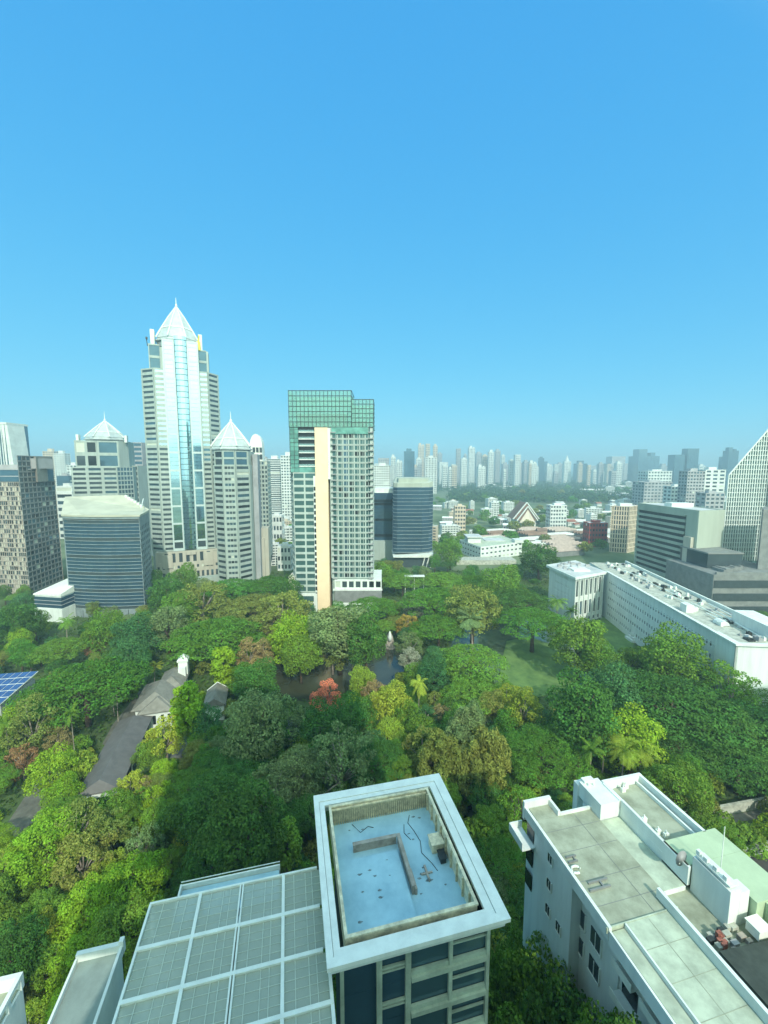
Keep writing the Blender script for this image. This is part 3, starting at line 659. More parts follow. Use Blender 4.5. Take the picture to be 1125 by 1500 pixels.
b = MB(); b.ring([[(c[0]+r*math.cos(i*.5236), c[1]+r*math.sin(i*.5236), z) for i in range(12)] for r, z in ((1.7, 2.2), (1.75, 3.2), (1.3, 4.4), (.7, 5.2), (.55, 6.6), (.3, 8.6), (.05, 11))]); t.part('spire', b, 'plaster_white', smooth=True); t.finish(); excl([(c[0]-4, c[1]-8), (c[0]+4, c[1]-8), (c[0]+4, c[1]+3), (c[0]-4, c[1]+3)], 0)
c = G(607, 862, 6); t = Thing('flat_shelter', 'thin white shelter roof among trees right of the green-topped tower', 'shelter', (*c, 0))
b = MB(); b.box(c[0]-6.5, c[0]+6.5, c[1]-2, c[1]+2, 14.2, 14.6); t.part('roof', b, 'plaster_white'); b = MB()
for x in (-6, 0, 6): b.box(c[0]+x-.2, c[0]+x+.2, c[1]-.2, c[1]+.2, 0, 14.2)
t.part('post', b, 'metal_white'); t.finish()
c = G(571, 950, 0); t = Thing('fountain', 'white water jet with dark stone niche at the head of the brown pond', 'fountain', (*c, 0))
b = MB(); b.ring([[(c[0]+r*math.cos(i*.785)*1.1, c[1]+r*math.sin(i*.785)*.6, z) for i in range(8)] for r, z in ((2.2, 0), (1.8, 3), (1.2, 6), (.3, 8.4))]); t.part('cascade_rock', b, 'low_wall_tan')
b = MB(); b.ring([[(c[0]+r*math.cos(i*.785+.2), c[1]-1.2+r*math.sin(i*.785+.2)*.5, z) for i in range(8)] for r, z in ((.7, 4), (.9, 6), (.55, 7.6), (.1, 9.0))]); t.part('spray', b, 'plaster_white', smooth=True); t.finish(); excl([(c[0]-4, c[1]-12), (c[0]+4, c[1]-12), (c[0]+4, c[1]+2), (c[0]-4, c[1]+2)], 0)

# ---------- middle-distance towers ----------
def oct_(cx, cy, wx, wy, ch):
    a, b = wx/2, wy/2
    return [(cx-a+ch, cy-b), (cx+a-ch, cy-b), (cx+a, cy-b+ch), (cx+a, cy+b-ch), (cx+a-ch, cy+b), (cx-a+ch, cy+b), (cx-a, cy+b-ch), (cx-a, cy-b+ch)]
def crown(T, cx, cy, r, z0, z1, zs, drum=3.0, rot=22.5):
    n = 8; pt = lambda rr, z: [(cx+rr*math.cos(math.radians(rot+45*i)), cy+rr*math.sin(math.radians(rot+45*i)), z) for i in range(n)]
    b = MB(); b.ring([pt(r*.93, z0-drum), pt(r*.93, z0)]); dr = T.part('drum', b, 'band_grey')
    b = MB(); b.ring([pt(r*1.02, z0), pt(r*1.02, z0+.9)]); b.ring([pt(r*.97, z0+.904), pt(r*.92, z0+2.2)]); b.ring([pt(r*.95, z0+2.204), pt(r*.69, z0+2.2+(z1-z0-2.2)*.32), pt(r*.355, z0+2.2+(z1-z0-2.2)*.68), pt(.25, z1)]); cr = T.part('crown_roof', b, 'crown_metal')
    b = MB()
    for i in range(n):
        p = pt(r*1.0, z0+2.4)[i]; q = pt(.3, z1+.3)[i]; b.tube([p, pt(r*.715, z0+2.3+(z1-z0-2.2)*.32)[i], pt(r*.375, z0+2.3+(z1-z0-2.2)*.68)[i], q], [.55, .5, .45, .4], 5)
    b.ring([pt(r*.725, z0+2.2+(z1-z0-2.2)*.31), pt(r*.70, z0+2.2+(z1-z0-2.2)*.34)])
    t2 = T.part('crown_rib', b, 'plaster_white', cr)
    b = MB(); b.tube([(cx, cy, z1-.5), (cx, cy, z1+1.5), (cx, cy, zs)], [.7, .35, .12], 6); b.cyl(cx, cy, z1+.8, z1+1.8, 1.0, .7, 8); T.part('spire', b, 'metal_white')
# --- tall crowned tower
y = 300.; cx = XY(262, y, 100); g = lambda u: cx+(u-262)*.505
T = Thing('crowned_tower', 'tallest skyscraper, pale stone with mirror-glass bay and white pointed crown', 'skyscraper', (cx, y+20, 0))
z_sh, z_up = ZV(540, y), ZV(497, y); zb = 23.0
poly = [(g(226), y), (g(302), y), (g(318), y+9), (g(318), y+40), (g(302), y+50), (g(226), y+50), (g(207), y+40), (g(207), y+9)]
wb = MB(); nfl = 40
band = dict(nf=36, nc=1, ws=.86, hs=.46)
# central opening: front edge handled in pieces
fr = [(g(226), y), (g(241.5), y), (g(289), y), (g(302), y)]
fac(T, wb, fr[0], fr[1], zb, z_sh, 36, 1, .74, .46, 'glass_dark', .5, rnd=lambda k, c: 'glass_mirror' if k > 20 else 'glass_dark')
fac(T, wb, fr[2], fr[3], zb, z_sh, 36, 1, .74, .46, 'glass_dark', .5, rnd=lambda k, c: 'glass_mirror' if k > 17 else 'glass_dark')
fac(T, wb, poly[1], poly[2], zb, z_sh, 36, 1, .8, .46, 'glass_dark', .5)
fac(T, wb, poly[2], poly[3], zb, z_sh, 36, 6, .7, .46, 'glass_dark', .5)
fac(T, wb, poly[7], poly[0], zb, z_sh, 36, 1, .8, .46, 'glass_dark', .5)
for i in (3, 4, 5, 6): fac(T, wb, poly[i], poly[(i+1) % 8], zb, z_sh, 0, dep=.5)
wb.prism(inset(poly, .52), 0, z_sh-.6)
w = T.part('wall', wb, 'stone_pale')
up = [(g(220), y+5), (g(301), y+5), (g(306), y+10), (g(306), y+42), (g(220), y+42)]
ub = MB()
fac(T, ub, (g(220), y+4), (g(236), y+4), z_sh-.5, z_up-3, 2, 1, .85, .8, 'glass_blue', .5); fac(T, ub, (g(289), y+4), (g(302), y+4), z_sh-.5, z_up-4, 2, 1, .86, .8, 'glass_blue', .5)
ub.prism(rect(g(220), g(304), y+4.52, y+42), z_sh-.5, z_up-4.5); T.part('upper_wall', ub, 'stone_pale', w)
b = MB(); b.slab((g(304.2), y+8), (g(304.2), y+40), 0, .3, z_sh, z_up-5); T.part('window', b, 'glass_navy')
# white glazed columns and central bay
for (u0, u1) in ((239.5, 256), (273.5, 289.5)):
    x0, x1 = g(u0), g(u1); cb = MB(); n = 11; zt = z_up; hh = (zt-zb-8)/n
    cb.box(x0, x0+1.1, y-1.8, y+6, zb, zt); cb.box(x1-1.1, x1, y-1.8, y+6, zb, zt)
    for k in range(n+1): cb.box(x0+1.12, x1-1.12, y-1.7, y+5.9, zb+6.6+k*hh, min(zb+8+k*hh, zt))
    cb.box(x0+1.12, x1-1.12, y-1.66, y+5.9, zb, zb+2)
    cp = T.part('bay_column', cb, 'bay_white')
    for k in range(n): 
        b = MB(); b.box(x0+1.12, x1-1.12, y-1.45, y-1.4, zb+8+k*hh, zb+6.6+(k+1)*hh); T.part('window', b, 'glass_mirror')
    b = MB(); b.box(x0+1.12, x1-1.12, y-1.4, y-1.3, zb+2, zb+6.6); T.part('window', b, 'glass_dark')
    b = MB()
    for k in range(n):
        for j in range(1, 4): b.box(x0+1.14, x1-1.14, y-1.5, y-1.46, zb+8+k*hh+j*(hh-1.4)/4, zb+8.12+k*hh+j*(hh-1.4)/4)
    T.part('mullion', b, 'glass_blue', cp)
x0, x1 = g(256.2), g(273.3); b = MB(); seg = 6; m2 = MB()
arc = [((x0+(x1-x0)*i/seg), y-1.2-1.5*math.sin(math.pi*i/seg)) for i in range(seg+1)]
b.prism(arc+[(x1, y+6), (x0, y+6)], zb+1, z_up+3); bay = T.part('central_bay', b, 'glass_mirror', smooth=False)
for k in range(38):
    zz = zb+4+k*(z_up-zb)/38
    for i in range(seg): m2.slab(arc[i], arc[i+1], .02, .16, zz, zz+.45)
m2.slab(arc[0], arc[1], .02, .1, zb+4, z_up, 0, .1); m2.slab(arc[5], arc[6], .02, .1, zb+4, z_up, .9, 1)
T.part('mullion', m2, 'glass_blue', bay)
# podium with arched openings
pb = MB(); pp0, pp1 = (g(214), y-3.5), (g(306), y-3.5)
fac(T, pb, pp0, pp1, 0, 9, 1, 13, .5, .62, 'glass_dark', .6)
fac(T, pb, pp0, pp1, 9.02, 13.4, 1, 13, .45, .5, 'glass_dark', .6)
fac(T, pb, pp0, pp1, 13.42, zb, 1, 9, .5, .72, 'glass_dark', .6, skip=lambda k, c: c in (0, 8))
pb.prism(rect(pp0[0]+.1, pp1[0]-.1, y-2.85, y+30), 0, zb-.3)
for u in (231, 290): pb.box(g(u)-3.6, g(u)+3.6, y-4.6, y-3.52, 11, zb-2)
pb.prism([(g(258), y-4.5), (g(272), y-4.5), (g(272), y-3.52), (g(258), y-3.52)], zb-3, zb-.5)
po = T.part('podium', pb, 'stone_pink', w)
b = MB(); b.box(g(200), g(330), y-16, y-8, 0, 4); T.part('plaza_terrace', b, 'stone_pale', po)
ccx = g(260)
crown(T, ccx, y+19, 16.8, z_up+1.5, ZV(450, y+19), ZV(436, y+19), 4)
b = MB()
for u in (225.5, 293): b.box(g(u)-1.4, g(u)+1.4, y+8, y+16, z_up-4.4, z_up+8)
T.part('corner_fin', b, 'plaster_white')
b = MB(); b.box(g(287), g(293), y+3.2, y+7, z_up-4.4, z_up+1.5); b.tube([(g(290), y+5, z_up+1), (g(291.5), y+3, z_up+6)], .6, 6); T.part('maintenance_crane', b, 'crane_yellow')
b = MB(); b.tube([(g(219), y+6, z_up-4.4), (g(218), y+6, z_up+.5)], .3, 5); b.box(g(217), g(219.5), y+5, y+7, z_up+.2, z_up+1.6); T.part('roof_davit', b, 'dark_metal')
T.finish(); T.o.rotation_euler = (0, 0, math.radians(23)); T.o.scale = (.915, .915, 1); T.o.location.x -= 5.2
# --- lower crowned tower, right
y = 285.; cx = XY(336, y+14, 100); k_ = (y*CP+10)/F
T = Thing('crowned_tower', 'shorter crowned tower with banded stone walls right of the tallest skyscraper', 'skyscraper', (cx, y+15, 0))
zs1 = ZV(681, y); zs2 = ZV(660, y)
gx = lambda u: (u-562.5)*k_
lowp = [(gx(313), y+7), (gx(328), y), (gx(346), y), (gx(363), y+8), (gx(366), y+14), (gx(366), y+34), (gx(313), y+34), (gx(308), y+20)]
wb = MB()
fac(T, wb, lowp[7], lowp[0], 0, zs1, 22, 1, .7, .5, 'glass_dark', .5)
fac(T, wb, lowp[0], lowp[1], 0, zs1, 22, 1, .84, .5, 'glass_dark', .5)
fac(T, wb, lowp[1], lowp[2], 0, zs1, 22, 3, .84, .45, 'glass_dark', .5, edge=1.2)
fac(T, wb, lowp[2], lowp[3], 0, zs1, 22, 1, .84, .5, 'glass_dark', .5)
for i in (3, 4, 5, 6): fac(T, wb, lowp[i], lowp[(i+1) % 8], 0, zs1, 0, dep=.5)
wb.prism(inset(lowp, .52), 0, zs1-.5); w = T.part('wall', wb, 'stone_pale')
ub = MB(); upp = inset(lowp, .8)
for i in (7, 0, 1, 2): fac(T, ub, upp[i], upp[(i+1) % 8], zs1-.45, zs2, 2, 1, .8, .74, 'glass_blue' if i != 0 else 'glass_dark', .5)
for i in (3, 4, 5, 6): fac(T, ub, upp[i], upp[(i+1) % 8], zs1-.45, zs2, 0, dep=.5)
ub.prism(inset(upp, .52), zs1-.45, zs2-.4); T.part('upper_wall', ub, 'stone_pale', w)
sc = MB(); sp = [(gx(366.2), y+12), (gx(373), y+14), (gx(373), y+30), (gx(366.2), y+34)]; sc.prism(sp, 0, zs2-2); T.part('side_wing', sc, 'wall_grey', w)
crown(T, gx(336.5), y+16, 14.4, zs2+1, ZV(618, y+16), ZV(603, y+16), 3)
rp = [(gx(371), y+40), (gx(391), y+40), (gx(391), y+60), (gx(371), y+60)]
T2 = Thing('apartment_tower', 'slim cream tower with arched white roof behind the right crowned tower', 'tower', (gx(381), y+45, 0))
z2 = ZV(675, y+40)
block(T2, rp, 12, z2, [dict(nf=22, nc=4, ws=.6, hs=.6, mat='glass_dark'), dict(nf=22, nc=3, ws=.5, hs=.55, mat='glass_dark')], 'stone_pale', 'roof_zinc')
b = MB(); x0, x1 = gx(364), gx(383); n = 8
b.prism(rect(x0, x1, y+42, y+56), z2-20, z2+12)
arcp = [(x0+(x1-x0)*(.5-.5*math.cos(math.pi*i/n)), z2+12+9*math.sin(math.pi*i/n)) for i in range(n+1)]
b.add([(a, y+42, c) for a, c in arcp]+[(a, y+56, c) for a, c in arcp], [tuple(range(n, -1, -1)), tuple(range(n+1, 2*n+2))]+[(i, i+1, n+2+i, n+1+i) for i in range(n)])
T2.part('arched_roof', b, 'metal_white')
for k in range(2):
    for j in range(3):
        b = MB(); b.box(x0+2+j*2.6, x0+4+j*2.6, y+41.9, y+41.99, z2+1+k*5.5, z2+5+k*5.5); T2.part('window', b, 'glass_dark')
b = MB(); b.box(gx(372), gx(392), y+28, y+39.5, 0, 38); b.box(gx(374), gx(386), y+26, y+27.9, 0, 30); T2.part('podium', b, 'stone_pink')
T2.finish(); T.finish(); T.o.rotation_euler = (0, 0, math.radians(11)); T2.o.rotation_euler = (0, 0, math.radians(9)); T2.o.location.x -= 9
# --- lower crowned tower, left
y = 345.; k_ = (y*CP+8)/F; gx = lambda u: (u-562.5)*k_
T = Thing('crowned_tower', 'shorter crowned tower with big square windows left of the tallest skyscraper', 'skyscraper', (gx(148), y+15, 0))
za, zc = ZV(684, y), ZV(645, y)
lp1 = [(gx(108), y), (gx(168), y), (gx(186), y+10), (gx(190), y+34), (gx(108), y+34)]
wb = MB()
fac(T, wb, lp1[0], lp1[1], 0, za, 22, 3, .8, .52, 'glass_dark', .5); fac(T, wb, lp1[1], lp1[2], 0, za, 22, 5, .82, .7, 'glass_blue', .5)
for i in (2, 3, 4): fac(T, wb, lp1[i], lp1[(i+1) % 5], 0, za, 0, dep=.5)
wb.prism(inset(lp1, .52), 0, za-.5); w = T.part('wall', wb, 'stone_pale')
lp2 = [(gx(113), y+3), (gx(142), y+3), (gx(171), y+3), (gx(181), y+12), (gx(183), y+32), (gx(113), y+32)]
ub = MB()
fac(T, ub, lp2[0], lp2[1], za-.45, zc, 2, 2, .75, .72, 'glass_dark', .5); fac(T, ub, lp2[1], lp2[2], za-.45, zc, 2, 1, .82, .78, 'glass_blue', .5)
for i in (2, 3, 4, 5): fac(T, ub, lp2[i], lp2[(i+1) % 6], za-.45, zc, 0, dep=.5)
ub.prism(inset([lp2[0]]+lp2[2:], .55), za-.45, zc-.4); T.part('upper_wall', ub, 'stone_pale', w)
crown(T, gx(149), y+18, 17, zc+1, ZV(617, y+18), ZV(603, y+18), 3)
b = MB()
for u in (116, 180): b.box(gx(u)-1, gx(u)+1, y+6, y+12, zc-1, zc+5)
T.part('corner_fin', b, 'plaster_white'); T.finish(); T.o.rotation_euler = (0, 0, math.radians(21)); T.o.scale = (.93, .93, 1)
# cream narrow blocks between the left crowned tower and the tallest skyscraper
y = 372.; k_ = (y*CP+8)/F; gx = lambda u: (u-562.5)*k_
T = Thing('apartment_tower', 'cream gridded block between the left crowned tower and tallest skyscraper', 'tower', (gx(200), y+9, 0))
block(T, rect(gx(190), gx(209), y, y+22), 0, ZV(682, y), [dict(nf=18, nc=5, ws=.6, hs=.6)], 'stone_pale', 'roof_zinc'); T.finish()
y = 420.; gx = lambda u: (u-562.5)*(y*CP+8)/F
T = Thing('office_tower', 'hazy blue glass slab peeking out behind the tallest skyscraper at left', 'tower', (gx(199), y+10, 0))
block(T, rect(gx(189), gx(216), y, y+20), 0, ZV(648, y), [dict(nf=24, nc=1, ws=.94, hs=.6, mat='glass_blue')], 'wall_grey', 'roof_zinc'); T.finish()
# --- dark banded office at left
y = 224.; k_ = (y*CP+4)/F; gx = lambda u: (u-562.5)*k_
T = Thing('office_block', 'dark glass office block with thin pale bands and sloping cream roof', 'office building', (gx(155), y+15, 0))
n = 10; arc = []
for i in range(n+1):
    s = i/n; arc.append((gx(88+(204-88)*s), y+2.5-5.0*math.sin(math.pi*s)*.5+(-1.5)*s))
go = lambda u, yy: (u-562.5)/F*(yy*CP+4)
poly = arc+[(go(219, y+26), y+26), (go(186, y+40), y+40), (go(100, y+32), y+32)]
zt = 57.5
wb = MB(); N = len(poly)
bandh = 0
for i in range(n):
    A, B = poly[i], poly[i+1]; fac(T, wb, A, B, 0, 5, 0, dep=.35)
    for k in range(27):
        z = 5+k*1.95; wb.slab(A, B, -.35, 0, z, z+.27, 0, 1)
    wb.slab(A, B, -.3, .05, zt-1.0, zt+.2)
fac(T, wb, poly[n], poly[n+1], 0, zt, 15, 6, .62, .6, 'glass_navy', .4, top=5)
for i in range(n+1, N): fac(T, wb, poly[i], poly[(i+1) % N], 0, zt, 0, dep=.4)
w = T.part('wall', wb, 'band_grey')
ip = inset(poly, .42)
for k in range(26):      # one continuous strip window per storey, broken into uneven panes
    z = 5+k*1.95+.275
    b = MB(); b.prism(ip, z, z+1.66); T.part('window', b, 'glass_navy' if (k*7) % 5 else 'glass_dark')
rr = random.Random(3)
for k in range(26):
    z = 5+k*1.95+.45
    for i in range(n):
        if rr.random() < .37: t0 = rr.random()*.6; b = MB(); b.slab(poly[i], poly[i+1], -.36, -.30, z+.1+rr.random()*.5, z+1.4, t0, t0+.35); T.part('blind', b, 'glass_blue')
b = MB(); b.prism(ip, zt-1.2, zt-.4); zr = []
rp = inset(poly, -.5)
b.prism(rp, zt+.204, [zt+1.2]*(n+1)+[zt+1.4, zt+9.5, zt+9.0]); rf = T.part('roof', b, 'roof_cream')
b = MB(); b.tube([(poly[n][0]-4, poly[n][1]+9, zt+4.2), (poly[n+1][0]-8, poly[n+1][1]+9, zt+7.4)], .3, 5); 
for i in range(6):
    t_ = .25+i*.13; p = (poly[n+1][0]*(1-t_)+poly[n+2][0]*t_, poly[n+1][1]*(1-t_)+poly[n+2][1]*t_); b.box(p[0]-1, p[0]+.4, p[1]-1, p[1]+.3, zt+1, zt+2.3+8.1*t_)
T.part('roof_vent', b, 'plaster_white', rf)
T.finish(); excl(poly, 1.5)
T = Thing('annex', 'low annex with white sloped roof, dark window band and white base', 'annex', (gx(72), y+1, 0))
ap = [(gx(49), y-4), (gx(96), y-7), (gx(98), y+8), (gx(60), y+16)]
b = MB(); b.prism(ap, 0, 7.5); b.prism(inset(ap, .5), 7.5, 15.5); T.part('wall', b, 'plaster_white')
b = MB(); b.prism(inset(ap, .3), 7.8, 13.8); T.part('window', b, 'glass_navy'); b = MB()
for z in (9.6, 11.7): b.prism(inset(ap, .1), z, z+.3)
T.part('louvre', b, 'wall_grey'); b = MB(); b.prism(ap, 14.6, [15.4, 16.0, 19.5, 18.6]); T.part('roof', b, 'metal_white'); T.finish(); excl(ap, 2)
# --- dark building at the left edge
y = 262.; k_ = (y*CP+2)/F; gx = lambda u: (u-562.5)*k_
T = Thing('apartment_block', 'blocky tower with random cream panels and dark glass top at left edge', 'building', (gx(20), y+15, 0))
go = lambda u, yy: (u-562.5)/F*(yy*CP+2)
ang = [(gx(-40), y+2), (gx(37), y-3), (go(82, y+30), y+30), (go(60, y+60), y+60), (gx(-40), y+50)]
zt = ZV(706, y-3); rr = random.Random(5)
wb = MB()
mats = ['glass_dark', 'stone_pink', 'glass_dark', 'low_wall_tan', 'glass_black', 'stone_pink']
fac(T, wb, ang[0], ang[1], 0, zt, 25, 22, .82, .8, 'glass_dark', .4, rnd=lambda k, c: rr.choice(mats), nm='panel')
z2 = ZV(668, y+12)
fac(T, wb, (ang[1][0]+.05, ang[1][1]+.02), ang[2], 0, z2, 27, 9, .86, .7, 'glass_dark', .4, wi=1)
for i in (2, 3, 4): fac(T, wb, ang[i], ang[(i+1) % 5], 0, zt, 0, dep=.4)
wb.prism(inset(ang, .42), 0, zt-.4); wb.prism([(gx(44), y+7), (ang[2][0]-.5, ang[2][1]), (go(62, y+42), y+42), (go(40, y+34), y+34)], zt-.4, z2-.5)
T.part('wall', wb, ['low_wall_tan', 'podium_grey'])
b = MB(); b.box(gx(-40), gx(33), y+4, y+26, zt-.35, zt+7.5); T.part('glass_penthouse', b, 'glass_blue')
b = MB(); b.box(gx(-41), gx(34), y+3.6, y+26.4, zt+7.504, zt+8.3); b.box(gx(-40), gx(33.1), y+3.7, y+3.95, zt+3.2, zt+3.7); b.box(gx(20), gx(42), y+8, y+22, zt+8.304, zt+15); b.box(gx(-30), gx(20), y+10, y+22, zt+8.304, zt+11); T.part('plant_room', b, 'wall_grey'); T.finish(); excl(ang, 2)
y = 430.; k_ = (y*CP+1)/F; gx = lambda u: (u-562.5)*k_
T = Thing('office_tower', 'tall pale ribbed tower with sloping side cut by the left edge', 'tower', (gx(5), y+10, 0))
zt = ZV(620, y); b = MB(); b.prism(rect(gx(-30), gx(17), y, y+25), 0, zt-1); T.part('wall', b, 'glass_blue'); b = MB()
for u in (-12, -8, -4, 0, 4, 8, 12, 16.6):
    d = (u-10)*.0; b.add([(gx(u), y-.6, 60), (gx(u)+.9, y-.6, 60), (gx(u)+.9, y-.1, 60), (gx(u), y-.1, 60), (gx(u)-(1.5 if u > 10 else 0), y-.6, zt), (gx(u)+.9-(1.5 if u > 10 else 0), y-.6, zt), (gx(u)+.9, y-.1, zt), (gx(u), y-.1, zt)], [(3, 2, 1, 0), (4, 5, 6, 7), (0, 1, 5, 4), (1, 2, 6, 5), (2, 3, 7, 6), (3, 0, 4, 7)])
b.box(gx(-30), gx(18), y-.9, y+25, zt-1, zt+1); b.add([(gx(17), y, 60), (gx(24), y, 60), (gx(24), y+20, 60), (gx(17), y+20, 60), (gx(17), y, zt), (gx(17.6), y, zt), (gx(17.6), y+20, zt), (gx(17), y+20, zt)], [(3, 2, 1, 0), (4, 5, 6, 7), (0, 1, 5, 4), (1, 2, 6, 5), (2, 3, 7, 6), (3, 0, 4, 7)])
T.part('rib', b, 'wall_white'); T.finish()
# --- green-topped residential tower
y = 235.; k_ = .3985; gx = lambda u: (u-562.5)*k_
T = Thing('apartment_tower', 'residential tower with green glass crown and cream vertical stripe beside the park', 'tower', (gx(487), y+14, 0))
zc0, zc1, zc2 = ZV(625, y), ZV(572, y), ZV(585, y); zL = ZV(692, y)
# left wing: upper glass+balconies, lower teal windows (wider)
wb = MB(); wz = 11.5
up = rect(gx(428.5), gx(464.5), y+1.2, y+24); low = [(gx(432), y), (gx(464.4), y), (gx(464.4), y+26), (gx(419), y+26), (gx(424), y+8)]
fac(T, wb, low[0], low[1], wz, zL, 18, 2, .86, .66, 'glass_teal', .4); fac(T, wb, low[4], low[0], wz, zL, 18, 2, .82, .72, 'glass_blue', .4); fac(T, wb, low[3], low[4], wz, zL, 18, 5, .8, .7, 'glass_blue', .4)
fac(T, wb, low[2], low[3], wz, zL, 0, dep=.4)
wb.prism(inset(low, .42), 0, zL-.4)
wl = T.part('left_wing', wb, 'teal_render')
b = MB(); b.prism(inset(up, .6), zL, zc0); T.part('core', b, 'glass_black', wl)
for k in range(6):
    z = zL+3.2+k*3.85
    b = MB(); b.box(gx(441), gx(464.2), y+.2, y+2.2, z, z+.5); T.part('balcony', b, 'plaster_white')
    b = MB(); b.box(gx(441), gx(464.2), y+.3, y+.36, z+.5, z+1.5); T.part('balcony_rail', b, 'glass_rail')
b = MB(); b.box(gx(428.3), gx(440.8), y+.6, y+1.6, zL+3, zc0+2); b.box(gx(428.2), gx(464), y+.55, y+1.6, zL-.3, zL+2.9); T.part('corner_glazing', b, 'glass_green')
b = MB()
for k in range(14): b.box(gx(428.1), gx(440.9), y+.45, y+.58, zL+k*2.4, zL+k*2.4+.22)
for u in (428.2, 434.4, 440.6): b.box(gx(u)-.1, gx(u)+.1, y+.40, y+.56, zL, zc0+2)
T.part('mullion', b, 'dark_metal')
# cream stripe
b = MB(); b.box(gx(464.6), gx(482.5), y-1.4, y+10, 0, zc0-.6); T.part('cream_stripe', b, 'column_cream')
b = MB(); b.box(gx(482.6), gx(486.2), y-.9, y+9, ZV(702, y), zc0-.8); b.box(gx(461.2), gx(464.5), y-.7, y+5, 0, zL-2); T.part('white_stripe', b, 'plaster_white')
for k in range(20):
    z = 6+k*3.45
    b = MB(); b.box(gx(461.6), gx(464.1), y-.78, y-.705, z, z+2.2); T.part('window', b, 'glass_black')
# main face
mp = [(gx(485), y+.4), (gx(546.6), y+.4), (gx(546.6), y+26), (gx(485), y+26)]
wb = MB(); rr = random.Random(2)
fac(T, wb, mp[0], mp[1], 20, zc0, 26, 7, .78, .70, 'glass_teal', .5, edge=1.2, rnd=lambda k, c: 'glass_black' if rr.random() < .10 else ('glass_blue' if c in (2,) else 'glass_teal'))
fac(T, wb, mp[1], mp[2], 20, zc0, 26, 5, .7, .55, 'glass_teal', .5); fac(T, wb, mp[2], mp[3], 0, zc0, 0, dep=.5)
wb.prism(inset(mp, .52), 0, zc0-.3)
wm = T.part('main_wall', wb, 'teal_render')
for k in range(26):
    z = 20+k*(zc0-20)/26
    b = MB(); b.box(gx(487), gx(494), y-1.1, y+.34, z, z+.4); b.box(gx(540), gx(547.4), y-1.1, y+.34, z, z+.4); T.part('balcony', b, 'wall_grey')
b = MB()
for k in range(26): b.box(gx(494.1), gx(539.8), y+.2, y+.36, 20+k*(zc0-20)/26, 20.3+k*(zc0-20)/26)
for u in (494, 501.5, 509, 517, 525, 532.5, 540): b.box(gx(u)-.12, gx(u)+.12, y+.1, y+.33, 20, zc0)
T.part('facade_rib', b, 'teal_render', wm)
# green glass crown screens
def screen(x0, x1, y0, y1, z0, z1, nx, nz):
    b = MB(); b.box(x0, x1, y0-.04, y0+.04, z0, z1); b.box(x0, x0+.08, y0+.05, y1, z0, z1); b.box(x1-.08, x1, y0+.05, y1, z0, z1); b.box(x0, x1, y1, y1+.08, z0, z1)
    s = T.part('crown_glass', b, 'glass_screen'); b = MB()
    for i in range(nx+1): x = x0+(x1-x0)*i/nx; b.box(x-.12, x+.12, y0-.25, y0-.06, z0, z1)
    for j in range(nz+1): z = z0+(z1-z0)*j/nz; b.box(x0-.1, x1+.1, y0-.22, y0-.08, z-.14, z+.14)
    for j in range(nz+1): z = z0+(z1-z0)*j/nz; b.box(x1+.05, x1+.2, y0, y1, z-.14, z+.14); b.box(x0, x1, y1+.1, y1+.2, z-.12, z+.12)
    T.part('crown_frame', b, 'dark_metal', s)
screen(gx(428), gx(516.5), y+.2, y+22, zc0-.2, zc1, 16, 7)
screen(gx(516.8), gx(547.6), y+.2, y+24, zc0-.2, zc2, 6, 6)
b = MB(); b.prism(rect(gx(436), gx(508), y+7, y+18), zc0, zc1-12); b.prism(rect(gx(509), gx(538), y+8, y+19), zc0, zc0+4); T.part('plant_room', b, 'teal_render')
b = MB(); b.box(gx(488), gx(540), y-.2, y+.1, zc0-4, zc0-.4); T.part('crown_glass', b, 'glass_green')
# podium
b = MB()
fac(T, b, (gx(490), y-2), (gx(559), y-2), 14.02, 19.6, 1, 7, .7, .66, 'glass_dark', .5); b.prism(rect(gx(490.5), gx(558.8), y-1.4, y+24), 0, 19)
fac(T, b, (gx(488), y-2.6), (gx(549), y-2.6), 0, 6, 1, 7, .5, .6, 'glass_dark', .5); b.box(gx(430), gx(464), y-1.2, y-.02, 0, 11)
b.box(gx(488), gx(560), y-2.4, y-2.05, 13.2, 14.3); T.part('podium', b, 'plaster_white')
b = MB(); b.box(gx(490), gx(559), y-2.5, y-1.5, 6.1, 13.15); T.part('louvre_screen', b, 'podium_grey')
for z in (1.5, 6.2):
    b = MB(); b.box(gx(433), gx(459), y-1.32, y-1.22, z, z+3.4); T.part('window', b, 'glass_teal')
b = MB(); b.box(gx(420), gx(430), y+3, y+20, 0, 20); T.part('side_wall', b, 'plaster_cream')
T.finish(); excl(rect(gx(418), gx(562), y-4, y+28), 1.5)
# --- dark blue office pair
y = 345.; k_ = (y*CP+5)/F; gx = lambda u: (u-562.5)*k_
T = Thing('office_tower', 'dark blue glass office tower with rounded corners on a white podium', 'office building', (gx(606), y+15, 0))
n = 3; x0, x1 = gx(575.5), gx(636); ch = 3
poly = [(x0+ch*1.2, y), (x1-ch*3.4, y), (x1-ch*1.4, y+ch*.8), (x1, y+ch*2.6), (x1, y+32), (x0+3, y+32), (x0, y+24), (x0, y+ch)]
zt = ZV(714, y)
wb = MB(); ip = inset(poly, .3)
for k in range(18):
    z = 12+k*(zt-12)/18
    wb.prism(poly, z, z+.4)
wb.prism(poly, zt-.2, zt+.3); w = T.part('spandrel', wb, 'band_grey')
for k in range(18):
    z = 12+k*(zt-12)/18+.404; b = MB(); b.prism(ip, z, z+(zt-12)/18-.41); T.part('window', b, 'glass_navy')
b = MB(); b.prism(inset(poly, .6), zt+.304, [zt+3.5, zt+3.5, zt+3.5, zt+5, zt+8, zt+8, zt+5, zt+3.5]); b.prism(inset(poly, 4.5), zt+3, zt+7.5); T.part('roof', b, 'slab_grey')
